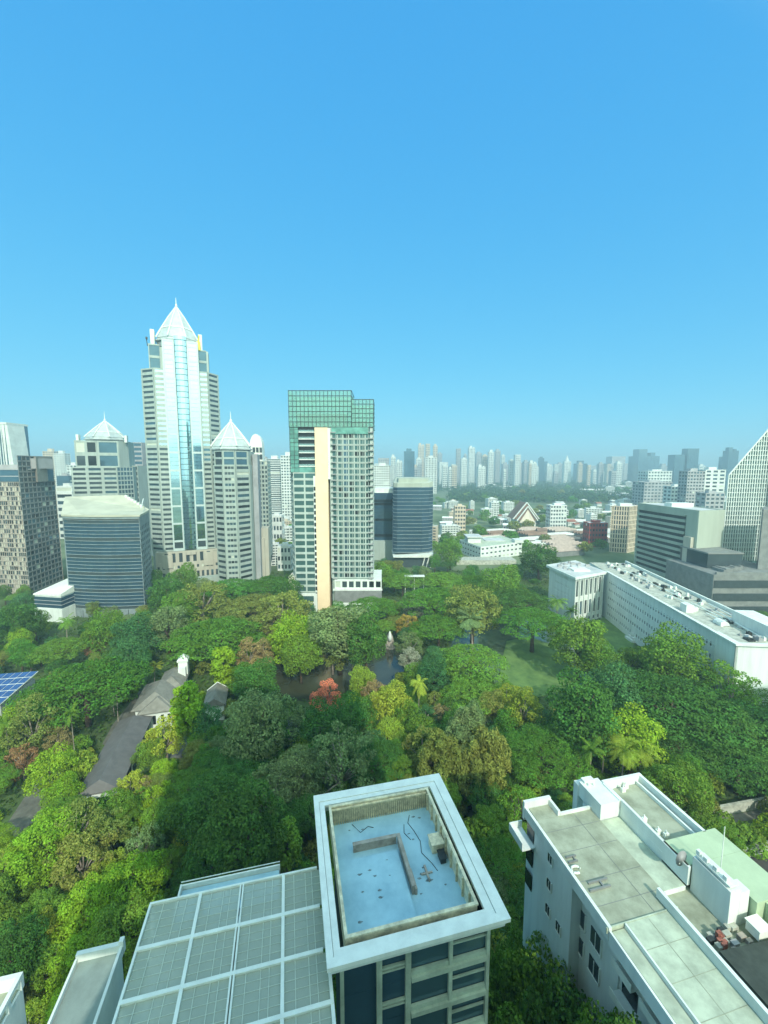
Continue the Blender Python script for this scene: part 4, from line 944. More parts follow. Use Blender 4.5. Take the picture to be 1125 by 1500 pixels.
b = MB(); b.prism([(gx(576), y-6), (gx(634), y-6), (gx(637), y+8), (gx(637), y+28), (gx(574), y+28)], 9, [9.6, 12, 12, 10, 9.6]); 
for u in (618, 624, 630): b.tube([(gx(u), y-5, 0), (gx(u+5), y-5, 11)], .5, 5)
T.part('podium_roof', b, 'plaster_white'); b = MB(); b.prism(rect(gx(578), gx(632), y-3, y+26), 0, 9); T.part('podium', b, 'glass_dark'); T.finish(); excl(rect(gx(570), gx(640), y-8, y+40), 1)
y = 372.; k_ = (y*CP+5)/F; gx = lambda u: (u-562.5)*k_
T = Thing('office_block', 'lower dark blue glass block joined left of the rounded office tower', 'office building', (gx(562), y+10, 0))
zt = ZV(722, y)
block(T, rect(gx(548), gx(577), y, y+22), 18, zt, [dict(nf=15, nc=1, ws=.99, hs=.8, mat='glass_navy'), None, None, dict(nf=15, nc=1, ws=.98, hs=.8, mat='glass_navy')], 'glass_blue', 'roof_zinc', dep=.25)
b = MB(); b.box(gx(547), gx(577), y-3, y+24, 0, 18); T.part('podium', b, 'stone_pale'); b = MB(); b.box(gx(549), gx(576), y+2, y+20, zt-.3, zt+4); T.part('plant_room', b, 'plaster_white'); T.finish(); excl(rect(gx(545), gx(580), y-5, y+25), 1)
# --- long white hotel
h = 26.5
cA, cB, cC = G(890, 838, h), G(1080, 945, h), G(1125, 925, h)
d = Vector((cA[0]-cB[0], cA[1]-cB[1])); d.normalize(); nrm = Vector((d.y, -d.x))   # nrm points to the right/back
q = lambda a, s: (cB[0]+d.x*a+nrm.x*s, cB[1]+d.y*a+nrm.y*s)
if Vector(nrm).x < 0: nrm = -nrm
LL = (Vector(cA)-Vector(cB)).length
T = Thing('hotel_building', 'long white low hotel with rows of tiny windows and cluttered grey roof', 'hotel', (*q(LL/2, 10), 0))
D = 22
poly = [q(0, 0), q(0, D), q(LL+26, D), q(LL+26, 0)]
if sum(poly[i][0]*poly[(i+1) % 4][1]-poly[(i+1) % 4][0]*poly[i][1] for i in range(4)) < 0: poly = poly[::-1]
wb = MB()
def fronts(A, B):
    l = math.hypot(B[0]-A[0], B[1]-A[1])
    fac(T, wb, A, B, 0, h, 5, 40, .42, .36, 'glass_navy', .35, base=1.5, top=2.6, edge=2)
A, B = q(LL, 0), q(9, 0); fronts(A, B)
wb.slab(q(LL, 0), q(9, 0), -.1, .12, h-4.6, h-4.3); wb.slab(q(9, 0), q(0, 0), -.4, .35, 0, h); wb.slab(q(9, 0), q(9.01, -.4), -.1, .1, 0, h-.1)
wb.slab(q(0, -.35), q(0, D), -.4, 0, 0, h)
wb.slab(q(0, D), q(LL+26, D), -.4, 0, 0, h)
ipoly = [q(.42, .42), q(.42, D-.42), q(LL+25.6, D-.42), q(LL+25.6, .42)]
if sum(ipoly[i][0]*ipoly[(i+1) % 4][1]-ipoly[(i+1) % 4][0]*ipoly[i][1] for i in range(4)) < 0: ipoly = ipoly[::-1]
wb.prism(ipoly, 0, h-.7); w = T.part('wall', wb, 'facade_blue_white')
b = MB(); b.prism(ipoly, h-.696, h-.5); T.part('roof', b, 'concrete', w)
def qb(mb, a0, a1, s0, s1, z0, z1): 
    mb.box(a0, a1, s0, s1, z0, z1, 0, q) if (d.x*nrm.y-d.y*nrm.x) > 0 else mb.hexa([(*p, z0) for p in (q(a0, s1), q(a1, s1), q(a1, s0), q(a0, s0))]+[(*p, z1) for p in (q(a0, s1), q(a1, s1), q(a1, s0), q(a0, s0))])
b = MB(); qb(b, -.8, 10, -1.0, 1.2, h+.004, h+.6); qb(b, 10, LL+1, -.7, .6, h+.004, h+.45); qb(b, -.8, .8, 1.21, D, h+.004, h+.6); qb(b, 0, LL+26, D-.5, D+.3, h+.004, h+.9); T.part('cornice', b, 'plaster_white', w)
# roof plant
rr = random.Random(12)
for i in range(84):
    a = rr.uniform(2, LL+22); s = rr.uniform(6, D-3); b = MB(); l1, l2, hh = rr.uniform(.8, 3.2), rr.uniform(.6, 1.6), rr.uniform(.5, 1.5)
    qb(b, a, a+l1, s, s+l2, h-.48, h-.5+hh); qb(b, a+.2, a+l1*.5, s+.2, s+l2*.6, h-.5+hh, h-.2+hh); T.part('air_handler', b, rr.choice(['roof_zinc', 'wall_grey', 'metal_white', 'dark_metal']))
b = MB()
for i in range(9):
    s = rr.uniform(8, D-2); a = rr.uniform(4, LL-20); b.tube([(*q(a, s), h+.4), (*q(a+rr.uniform(8, 24), s+rr.uniform(-1.5, 1.5)), h+.4)], .28, 6)
T.part('duct', b, 'metal_white')
b = MB(); qb(b, 32, 36, 3.4, 6.2, h-.48, h+2.6); qb(b, 33, 35, 6.21, 8, h-.48, h+1.4); T.part('white_plant_box', b, 'plaster_white')
b = MB(); qb(b, 5, 22, 13.5, 21, h-.48, h+4.6); T.part('white_roof_shed', b, 'plaster_white')
b = MB(); b.ring([[(*q(18+1.5*x_, 8.6+r*math.cos(k*math.pi/5)), h-.3+r*math.sin(k*math.pi/5)) for k in range(6)] for x_, r in ((0, 1.7), (2.6, 1.7))]); T.part('tank', b, 'plaster_white')
# projecting pavilion at the far left end with tall piers
pa, ps = G(800, 828, h), G(845, 845, h)
T.finish()
e1, e2, e3 = Vector(G(843, 847, h)), Vector(G(889, 838.5, h)), Vector(G(800, 828, h))
dv_ = (e2-e1); dl = (e3-e1)
T = Thing('hotel_pavilion', 'white pavilion with tall slim piers and wide flat overhanging roof', 'hotel', (e1.x, e1.y, 0))
pav = [tuple(e1), tuple(e2), tuple(e2+dl), tuple(e1+dl)]
ip = inset(pav, 1.6)
wb = MB()
fac(T, wb, ip[0], ip[1], 3.2, 13.6, 1, 6, .5, .74, 'glass_dark', .7); fac(T, wb, ip[0], ip[1], 13.62, h-1, 1, 6, .5, .74, 'glass_dark', .7)
fac(T, wb, ip[0], ip[1], 0, 3.18, 1, 6, .5, .6, 'glass_dark', .7)
fac(T, wb, ip[1], ip[2], 0, h-1, 0, dep=.7); fac(T, wb, ip[2], ip[3], 0, h-1, 0, dep=.7)
fac(T, wb, ip[3], ip[0], 0, h-1, 4, 8, .25, .25, 'glass_navy', .7, edge=6, base=8)
wb.prism(inset(ip, .72), 0, h-1.1); T.part('wall', wb, 'plaster_white')
fin = MB(); A, B = Vector(ip[0]), Vector(ip[1])
for i in range(7): p = A+(B-A)*(i/6); fin.box(p.x-.22, p.x+.22, p.y-.75, p.y-.05, 0, h-1)
T.part('pier', fin, 'plaster_white')
b = MB(); b.prism(inset(pav, .0), h-1+.004, h+.3); rf = T.part('roof_slab', b, 'plaster_white'); b = MB(); b.prism(inset(pav, .8), h+.304, h+.42); T.part('roof', b, 'roof_zinc', rf)
b = MB(); cc = (e1+e2+dl)/2; 
cm = (e1+e1+dl+dv_)/2; b.box(cm.x-4.5, cm.x+4.5, cm.y-8, cm.y-1, h+.424, h+1.2); T.part('skylight', b, 'metal_white', rf)
rr = random.Random(6); b = MB()
for i in range(24):
    p = e1+dv_*rr.uniform(.15, .85)+dl*rr.uniform(.35, .92); b.box(p.x, p.x+rr.uniform(.6, 2.5), p.y, p.y+1, h+.424, h+rr.uniform(.7, 1.6))
T.part('air_handler', b, 'wall_grey', rf)
T.finish(); excl(pav, 1.5); excl([q(-1, -1), q(-1, D+3), q(LL+30, D+3), q(LL+30, -1)], 1.8)
# hotel rear wing roof
# --- banded slab block behind the hotel
y = 235.; gz = lambda u, yy: (u-562.5)*(yy*CP+3)/F
T = Thing('slab_block', 'pale concrete slab block with dark horizontal window bands behind the hotel', 'office building', (gz(1010, y), y+10, 0))
zt = ZV(748, y); Pn, Pl, Pr = (gz(1024, y), y), (gz(934, y+52), y+52), (gz(1062, y+5), y+5)
bk = (Pl[0]+Pr[0]-Pn[0], Pl[1]+Pr[1]-Pn[1]); poly = [Pn, Pr, bk, Pl]
wb = MB(); T_ = T
dvx = Vector(Pn)-Vector(Pl)
E1 = Vector(Pl)+dvx*.02; E2 = Vector(Pl)+dvx*.83
for k in range(1): pass
fac(T, wb, tuple(E1), tuple(E2), 16, zt-3.8, 11, 1, .995, .56, 'slab_dark', 1.2)
wb.slab(tuple(E1), tuple(E2), -1.2, 0, zt-3.78, zt, 0, 1); wb.slab(tuple(E1), tuple(E2), -1.2, 0, 0, 15.98, 0, 1)
wb.slab(tuple(E2), Pn, -1.2, .02, 0, zt, 0, 1); wb.slab(Pn, Pr, -1.2, 0, 0, zt, 0, 1); wb.slab(Pr, bk, -1.2, 0, 0, zt); wb.slab(bk, Pl, -1.2, 0, 0, zt)
wb.prism(inset(poly, 1.22), 0, zt-.6); w = T.part('wall', wb, 'slab_grey')
b = MB(); P1, P2 = Vector(Pl)+dvx*.86, Vector(Pl)+dvx*.965; b.slab(tuple(P1), tuple(P2), .03, 2.2, 0, ZV(788, y)); T.part('stair_tower', b, 'stone_pink')
b = MB(); b.prism(inset(poly, 1.25), zt-.596, zt-.4); rf = T.part('roof', b, 'roof_zinc', w)
b = MB(); cc = (Vector(Pl)+Vector(Pr))/2; b.box(cc.x-6, cc.x+8, cc.y-3, cc.y+4, zt-.396, zt+2); T.part('plant_room', b, 'plaster_white', rf); T.finish(); excl(poly, 2)
# --- leaning glass tower at right edge
y = 255.; gz = lambda u: (u-562.5)*(y*CP+3)/F
T = Thing('wedge_tower', 'wedge-shaped glass tower with white grid and slanting left edge at right edge', 'skyscraper', (gz(1100), y+10, 0))
def xl(z):      # slanted left edge
    zz0, zz1 = ZV(696, y), ZV(616, y); 
    return gz(1062) if z < zz0 else gz(1062)+(gz(1123)-gz(1062))*((z-zz0)/(zz1-zz0))
zt = ZV(612, y); nf = 40; fhh = zt/nf; b = MB(); xr = gz(1122)
for k in range(nf):
    z0, z1 = k*fhh, (k+1)*fhh; a0, a1 = xl(z0), xl(z1)
    if z1 > 20: b.add([(a0, y, z0), (xr, y, z0), (xr*1.1, y+26, z0), (a0*1.105, y+26, z0), (a1, y, z1), (xr, y, z1), (xr*1.1, y+26, z1), (a1*1.105, y+26, z1)], [(3, 2, 1, 0), (4, 5, 6, 7), (0, 1, 5, 4), (1, 2, 6, 5), (2, 3, 7, 6), (3, 0, 4, 7)])
T.part('glass_wall', b, 'glass_teal')
b = MB()
for k in range(10, nf): b.box(xl((k+.3)*fhh), xr, y-.35, y-.02, k*fhh, k*fhh+.42)
for i in range(18):
    x = gz(1062)+i*(xr-gz(1062))/17; 
    for z in range(1):
        zz = zt; 
        # find height where slanted edge reaches x
        z0, z1_ = ZV(696, y), ZV(616, y); fr_ = (x-gz(1062))/(gz(1123)-gz(1062)); ztop = zt if fr_ > 1 else (z0+(z1_-z0)*fr_)
        b.box(x-.22, x+.22, y-.6, y-.04, 26, max(30, ztop))
T.part('grid_frame', b, 'plaster_white')
b = MB(); b.tube([(gz(1062), y-.4, ZV(696, y)), (gz(1123), y-.4, ZV(615, y))], .45, 6); b.tube([(gz(1062), y-.4, 20), (gz(1062), y-.4, ZV(696, y))], .45, 6); T.part('edge_frame', b, 'plaster_white')
b = MB(); b.prism([(gz(1122.5), y-4), (gz(1160), y-4), (gz(1160)*1.1, y+22), (gz(1122.5)*1.1, y+22)], 0, ZV(590, y)); T.part('side_tower', b, 'glass_blue')
b = MB(); b.box(gz(1121.5), gz(1124), y-4.6, y-4.02, 25, ZV(590, y)); T.part('edge_frame', b, 'plaster_white'); T.finish()
y = 215.; gz = lambda u: (u-562.5)*(y*CP+5)/F
T = Thing('podium_block', 'grey podium with dark terrace bands below the wedge tower', 'building', (gz(1090), y, 0))
b = MB(); b.box(gz(1035), gz(1160), y-6, y+30, 0, 29); b.prism([(gz(1111)*1.03, y+6), (gz(1160)*1.03, y+6), (gz(1160)*1.1, y+22), (gz(1111)*1.1, y+22)], 29.004, 62); w = T.part('wall', b, 'podium_grey')
b = MB(); b.box(gz(1055), gz(1108), y+8, y+29, 29.004, 37); T.part('window', b, 'glass_dark')
for k in range(3):
    b = MB(); b.box(gz(1036), gz(1160), y-6.3, y-6.02, 8+k*7, 12+k*7); T.part('window', b, 'slab_dark')
b = MB()
for k in range(9): b.box(gz(1058)+k*1.8, gz(1062)+k*1.8, y-2+k*.8, y+6, 29.004, 30.4+rr.random())
b.box(gz(1040), gz(1150), y-5.5, y-4.5, 29.004, 30.2); b.box(gz(1054), gz(1109), y+7.4, y+29.4, 37.004, 37.8); T.part('roof_terrace', b, 'podium_grey', w); T.finish(); excl(rect(gz(1030), gz(1160), y-8, y+60), 1)
# --- cream ribbed block
y = 400.; gz = lambda u: (u-562.5)*(y*CP+8)/F
T = Thing('apartment_block', 'cream apartment block with strong vertical ribs left of the banded slab block', 'building', (gz(920), y+10, 0))
zt = ZV(742, y)
block(T, [(gz(898), y+6), (gz(919), y), (gz(950), y+14), (gz(926), y+24)], 0, zt, [dict(nf=10, nc=7, ws=.55, hs=.8, mat='glass_dark', dep=.8), dict(nf=10, nc=10, ws=.55, hs=.8, mat='glass_dark')] if 0 else [dict(nf=10, nc=7, ws=.55, hs=.8, mat='glass_dark'), dict(nf=10, nc=9, ws=.5, hs=.8, mat='glass_dark')], 'wall_beige', 'roof_zinc', dep=.8)
b = MB(); b.box(gz(912), gz(930), y+8, y+14, zt-.3, zt+2.4); T.part('plant_room', b, 'wall_white'); T.finish(); excl(rect(gz(890), gz(950), y-3, y+25), 2)

# --- white low civic building and temple-like hall
y = 385.; gz = lambda u: (u-562.5)*(y*CP+8)/F
T = Thing('civic_building', 'low white flat-roofed building with roof garden among the trees', 'building', (gz(722), y+20, 0))
pl = [(gz(697), y-20), (gz(768), y+6), (gz(750), y+44), (gz(678), y+18)]
block(T, pl, 0, 13, [dict(nf=3, nc=10, ws=.5, hs=.35), None, None, dict(nf=3, nc=8, ws=.5, hs=.3)], 'plaster_white', 'concrete_light')
b = MB(); b.box(gz(686), gz(705), y+2, y+16, 12.6, 18); b.box(gz(755), gz(768), y+2, y+12, 12.6, 15.5); T.part('roof_pavilion', b, 'wall_white'); b = MB(); b.box(gz(684), gz(707), y, y+18, 18.004, 18.8); b.box(gz(715), gz(745), y+10, y+26, 12.63, 13.4); T.part('roof_plate', b, 'roof_zinc')
b = MB(); b.box(gz(660), gz(740), y-34, y-20, 0, 4); T.part('forecourt', b, 'concrete'); T.finish(); excl(rect(gz(670), gz(772), y-26, y+46), 2)
y = 560.; gz = lambda u: (u-562.5)*(y*CP+8)/F
T = Thing('temple_hall', 'white hall with steep dark gabled roof edged in white', 'temple', (gz(770), y+12, 0))
b = MB(); b.box(gz(757), gz(785), y, y+26, 0, 14); T.part('wall', b, 'plaster_white')
def gable(x0, x1, y0, y1, zb, zt, mi=0, b=None):
    xm = (x0+x1)/2; b.add([(x0, y0, zb), (x1, y0, zb), (xm, y0, zt), (x0, y1, zb), (x1, y1, zb), (xm, y1, zt)], [(0, 1, 2), (5, 4, 3), (0, 2, 5, 3), (1, 4, 5, 2), (0, 3, 4, 1)], mi)
b = MB(); gable(gz(752), gz(790), y+1, y+30, 13.5, 36, 0, b); gable(gz(756), gz(786), y-4, y+.9, 12, 31, 0, b); rf = T.part('roof', b, 'roof_brown')
b = MB()
for (x0, x1, yy, zb, zt) in ((gz(752), gz(790), y+.8, 13.5, 36.4), (gz(756), gz(786), y-4.3, 12, 31.4)):
    xm = (x0+x1)/2; b.tube([(x0, yy, zb), (xm, yy, zt)], .9, 5); b.tube([(x1, yy, zb), (xm, yy, zt)], .9, 5)
T.part('gable_edge', b, 'plaster_white', rf); b = MB(); gable(gz(759), gz(783), y-4.9, y-4.4, 9, 27, 0, b); b.box(gz(764), gz(778), y-9, y-5, 0, 11); T.part('porch', b, 'plaster_cream'); T.finish(); excl(rect(gz(748), gz(794), y-10, y+32), 3)
# --- other recognisable mid-city blocks: (u0,u1,vtop,y,wall,floors,cols,label)
MID = [(808, 832, 740, 540, 'wall_white', 7, 6, 'white mid-rise block right of the dark gabled hall'),
 (866, 893, 766, 430, 'wall_red', 5, 6, 'dark red block left of the cream ribbed apartments'),
 (667, 683, 741, 520, 'wall_beige', 7, 4, 'yellowish mid-rise block right of the dark blue office tower'),
 (548, 572, 682, 700, 'wall_white', 22, 7, 'white apartment tower with gridded balconies right of the green-topped tower'),
 (1008, 1034, 690, 620, 'wall_grey', 16, 6, 'grey gridded tower left of the white stepped tower near right edge'),
 (1034, 1064, 688, 640, 'wall_white', 14, 3, 'white stepped tower behind the banded slab block'),
 (1036, 1064, 722, 560, 'wall_grey', 9, 4, 'lower grey banded block just left of the wedge tower'),
 (985, 1010, 712, 700, 'wall_white', 8, 5, 'small white block left of the grey gridded tower'),
 (950, 985, 690, 1000, 'wall_white', 10, 8, 'stepped white block on the right horizon'),
 (945, 986, 706, 800, 'wall_grey', 9, 8, 'long grey-blue office slab on the right horizon'),
 (623, 640, 670, 1300, 'wall_white', 20, 4, 'bright white tower in front of the tall twin towers'),
 (389, 412, 672, 620, 'wall_white', 30, 1, 'white ridged tower left of the green-topped tower'),
 (411, 431, 667, 600, 'wall_white', 24, 5, 'bright white tower touching the green-topped tower on its left'),
 (63, 79, 661, 900, 'wall_beige', 26, 4, 'pale beige stepped tower at far left behind the blocky tower'),
 (79, 95, 664, 880, 'wall_white', 26, 4, 'pale tower paired with the beige stepped tower at far left'),
 (82, 100, 697, 620, 'glass_blue', 14, 1, 'bluish glass block left of the left crowned tower'),
 (97, 112, 681, 700, 'wall_white', 18, 3, 'white slab tucked against the left crowned tower'),
 (80, 104, 712, 480, 'wall_white', 8, 1, 'low white banded block at far left'),
 (394, 412, 755, 420, 'wall_white', 4, 4, 'small white house in the gap left of the green-topped tower'),
 (404, 424, 800, 330, 'wall_white', 3, 4, 'white walled building with teal roof left of the green-topped tower')]
for (u0, u1, vt, y, mt, nf, nc, lab) in MID:
    kk = (y*CP+(H-ZV(vt, y))*SP*.5)/F; x0, x1 = (u0-562.5)*kk, (u1-562.5)*kk; zt = ZV(vt, y)
    T = Thing('city_block', lab, 'building', ((x0+x1)/2, y+6, 0)); dp = max(10, (x1-x0)*.7)
    sd_ = dict(nf=nf, nc=max(1, nc//2), ws=.6, hs=.5)
    block(T, rect(x0, x1, y, y+dp), 0, zt, [dict(nf=nf, nc=nc, ws=.62 if nc > 1 else .9, hs=.5, mat='glass_dark' if 'glass' not in mt else 'glass_blue'), sd_ if x0 < 0 else None, None, sd_ if x0 > 0 else None], mt, 'roof_zinc')
    b = MB(); b.box(x0+(x1-x0)*.3, x0+(x1-x0)*.7, y+dp*.3, y+dp*.7, zt-.38, zt+max(2, zt*.05)); T.part('plant_room', b, mt if 'glass' not in mt else 'wall_grey'); T.finish(); excl(rect(x0, x1, y-2, y+dp), 2)

# ---------- trees ----------
def leaf_mesh(name, pos, nrm, size, aspect=1.0):
    n = len(pos); nrm = nrm/np.linalg.norm(nrm, axis=1, keepdims=True)
    r = NR.normal(size=(n, 3)); t = np.cross(nrm, r); t /= np.linalg.norm(t, axis=1, keepdims=True)+1e-9
    b = np.cross(nrm, t); s = size*NR.uniform(.6, 1.35, (n, 1)); a = s*aspect
    v = np.stack([pos-t*a*.5, pos-b*s*.42+t*a*.05, pos+t*a*.5, pos+b*s*.42+t*a*.05], 1).reshape(-1, 3)
    me = bpy.data.meshes.new(name); me.vertices.add(4*n); me.vertices.foreach_set('co', v.ravel())
    me.loops.add(4*n); me.loops.foreach_set('vertex_index', np.arange(4*n)); me.polygons.add(n)
    me.polygons.foreach_set('loop_start', np.arange(0, 4*n, 4)); me.update(calc_edges=True); me.materials.append(M['leaf'])
    return me
def sample_lobes(lobes, n, low=-.35, jit=.55, up=.25):
    L_ = np.array(lobes); w = (L_[:, 3]*L_[:, 4])**1.0; idx = NR.choice(len(L_), n*2, p=w/w.sum())
    d = NR.normal(size=(n*2, 3)); d /= np.linalg.norm(d, axis=1, keepdims=True)
    k = d[:, 2] > low; idx, d = idx[k], d[k]
    c, r = L_[idx, :3], L_[idx, 3:6]; f = NR.uniform(.70, 1.06, (len(d), 1)); p = c+d*r*f
    keep = np.ones(len(p), bool)
    for j, l in enumerate(L_):
        q = ((p-l[:3])/(l[3:6]*.72)); keep &= ~((q*q).sum(1) < 1) | (idx == j)
    p, d, r = p[keep][:n], d[keep][:n], r[keep][:n]
    nn = d/r; nn /= np.linalg.norm(nn, axis=1, keepdims=True); nn = nn+NR.normal(size=nn.shape)*jit; nn[:, 2] += up
    return p, nn
def trunk_mesh(name, h, r, tips, pale=False, lean=0.):
    b = MB(); b.tube([(0, 0, -.3), (lean*.3, 0, h*.35), (lean, .1, h*.7)], [r*1.25, r*.9, r*.75], 8)
    for t in tips: b.tube([(lean*.9, .08, h*.62), (t[0]*.5+lean*.5, t[1]*.5, h*.68+(t[2]-h*.68)*.55), t], [r*.55, r*.35, r*.12], 5)
    me = bpy.data.meshes.new(name); me.from_pydata(b.v, [], b.f); me.materials.append(M['bark_pale' if pale else 'bark'])
    me.polygons.foreach_set('use_smooth', [True]*len(me.polygons)); return me
PROTO = {}
def rain_tree(n, size, Rr=11., dense=1.):
    lobes = []
    for i in range(int(62*dense)):
        r = Rr*math.sqrt((i+.5)/(62*dense))*.93; a = i*2.39996+R.uniform(-.3, .3); rx = R.uniform(1.7, 3.0)
        zt = 8.2+4.3*(1-(r/Rr)**2.2)+R.uniform(-.5, .5)
        lobes.append((r*math.cos(a), r*math.sin(a), zt, rx, rx*R.uniform(.8, 1.1), R.uniform(.7, 1.25)))
        if R.random() < .35: lobes.append((r*.9*math.cos(a+.4), r*.9*math.sin(a+.4), zt-1.8, rx*.8, rx*.8, .7))
    p, nn = sample_lobes(lobes, n, -.25, .4, .5); tips = [(l[0]*.8, l[1]*.8, l[2]-.6) for l in lobes[8::6]]
    return leaf_mesh('crown', p, nn, size), trunk_mesh('trunk', 11, .55, tips)
def round_tree(n, size, rx=4.6, rz=4.9, cz=6.7, nl=38, lr=(1.1, 2.1), jit=.6, aspect=1., pale=False, low=-.7, flat=.85):
    lobes = []
    for i in range(nl):
        z = 1-1.75*(i+.5)/nl; q = math.sqrt(max(0, 1-z*z)); a = i*2.39996+R.uniform(-.4, .4); m = R.uniform(.55, .98); l = R.uniform(*lr)
        lobes.append((q*math.cos(a)*rx*m, q*math.sin(a)*rx*m, cz+z*rz*m, l, l*R.uniform(.8, 1.15), l*flat*R.uniform(.75, 1.1)))
    p, nn = sample_lobes(lobes, n, low, jit, .2); tips = [(l[0]*.85, l[1]*.85, l[2]) for l in lobes[::4]]
    return leaf_mesh('crown', p, nn, size, aspect), trunk_mesh('trunk', cz, .32, tips, pale)
def palm_tree(h, nf, ln, droop):
    V = []; Fc = []
    b = MB()
    for i in range(nf):
        a = i*2.39996; el = R.uniform(-.15, 1.15); pts = []
        p = Vector((0, 0, h)); dirv = Vector((math.cos(a)*math.cos(el), math.sin(a)*math.cos(el), math.sin(el)))
        for k in range(9):
            pts.append(p.copy()); p = p+dirv*ln/8; dirv.z -= droop/8; dirv.normalize()
        for k in range(8):
            p0, p1 = pts[k], pts[k+1]; tan = (p1-p0).normalized(); side = tan.cross(Vector((0, 0, 1))).normalized(); w = ln*.20*math.sin(math.pi*(k+1.2)/9.6)
            for s in (-1, 1):
                for q in (0, .5):
                    o = p0.lerp(p1, q); e = o+side*s*w+tan*w*.45-Vector((0, 0, w*.35)); o2 = p0.lerp(p1, q+.32)
                    b.add([o, o2, e+tan*.12, e], [(0, 1, 2, 3)])
    me = bpy.data.meshes.new('fronds'); me.from_pydata([tuple(v) for v in b.v], [], b.f); me.materials.append(M['leaf'])
    t = MB(); lean = R.uniform(-.6, .6); t.tube([(lean, 0, -.3), (lean*.6, .1, h*.4), (0, 0, h)], [.24, .17, .14], 7)
    tm = bpy.data.meshes.new('trunk'); tm.from_pydata([tuple(v) for v in t.v], [], t.f); tm.materials.append(M['bark_pale']); return me, tm
def mk(kind, k, fn): PROTO[kind] = [fn() for _ in range(k)]
mk('rain', 3, lambda: rain_tree(14000, .38))
mk('rainN', 2, lambda: rain_tree(24000, .28))
mk('round', 3, lambda: round_tree(8000, .33))
mk('roundN', 2, lambda: round_tree(16000, .24, nl=46, lr=(.85, 1.6)))
mk('tall', 2, lambda: round_tree(8000, .32, rx=3.6, rz=6.2, cz=8.6))
mk('tallN', 2, lambda: round_tree(16000, .25, rx=3.8, rz=6.2, cz=8.4, nl=52, lr=(.8, 1.6)))
mk('loose', 2, lambda: round_tree(6500, .29, nl=42, lr=(.6, 1.3), jit=.9, pale=True))
mk('looseN', 2, lambda: round_tree(6500, .27, nl=60, lr=(.5, 1.1), jit=.9, pale=True))
mk('conifer', 2, lambda: round_tree(13000, .24, rx=3.8, rz=6.5, cz=8.4, nl=64, lr=(.6, 1.25), jit=.9, aspect=2.2, flat=1.5))
mk('slim', 2, lambda: round_tree(3600, .36, rx=1.7, rz=4.6, cz=5.8, nl=30, lr=(.6, 1.1)))
mk('bush', 2, lambda: round_tree(2600, .38, rx=3.0, rz=1.6, cz=1.5, nl=24, lr=(.8, 1.4), low=-.2))
mk('palm', 3, lambda: palm_tree(10.5, 22, 4.3, 1.5))
mk('fan', 2, lambda: palm_tree(7.0, 26, 3.2, 1.0))
mk('far', 2, lambda: round_tree(700, 1.1, rx=5.2, rz=3.6, cz=6.0, nl=16, lr=(1.6, 2.6)))
RAD = dict(rain=11.4, rainN=11.4, round=5.1, roundN=5.1, tall=4.3, tallN=4.3, loose=5.0, looseN=5.0, conifer=4.4, slim=2.2, bush=3.7, palm=4.2, fan=3.0, far=6.)
CZ = dict(rain=11.5, rainN=11.5, round=9, roundN=9, tall=10.5, tallN=10.5, loose=9, looseN=9, conifer=10, slim=6.5, bush=2, palm=10.5, fan=7, far=7)
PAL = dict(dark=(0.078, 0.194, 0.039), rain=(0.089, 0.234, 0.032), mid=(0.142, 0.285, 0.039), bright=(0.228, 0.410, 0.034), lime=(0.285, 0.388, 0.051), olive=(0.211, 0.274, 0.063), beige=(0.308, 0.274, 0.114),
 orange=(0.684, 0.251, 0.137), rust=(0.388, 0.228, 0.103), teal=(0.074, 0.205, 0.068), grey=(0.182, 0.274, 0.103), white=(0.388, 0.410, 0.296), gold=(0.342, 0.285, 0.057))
KN = dict(rain='broad rain tree', rainN='broad rain tree', round='round tree', roundN='round tree', tall='tall leafy tree', tallN='tall leafy tree', loose='airy tree', looseN='airy tree', conifer='feathery tree', slim='slim upright tree', bush='low shrub', palm='coconut palm', fan='fan palm', far='small tree')
CN = dict(dark='dark', rain='dark green', mid='green', bright='bright green', lime='lime-green', olive='olive', beige='beige', orange='orange-red', rust='rusty', teal='blue-green', grey='grey-green', white='whitish', gold='golden')
CAT = dict(palm='palm', fan='palm', bush='shrub')
TREES = []
def tree(u, v, wpx, kind, col, z=None, man=True):
    cz = CZ[kind] if z is None else z
    x, y = G(u, v, cz); dep = y*CP+(H-cz)*SP
    s = max(.45, wpx*dep/F/2/RAD[kind])
    # keep the crown where the photo has it once the height follows the size
    sz = min(s, 1.45) if kind.startswith('rain') else s
    for _ in range(3):
        cz2 = CZ[kind]*(s*.75+.25 if kind.startswith('rain') else (max(s, 1.35) if kind == 'palm' else s)); cz2 = min(cz2, 21); x, y = G(u, v, cz2); dep = y*CP+(H-cz2)*SP; s = wpx*dep/F/2/RAD[kind]
    TREES.append([x, y, s, cz2/CZ[kind], kind, col, u, v])
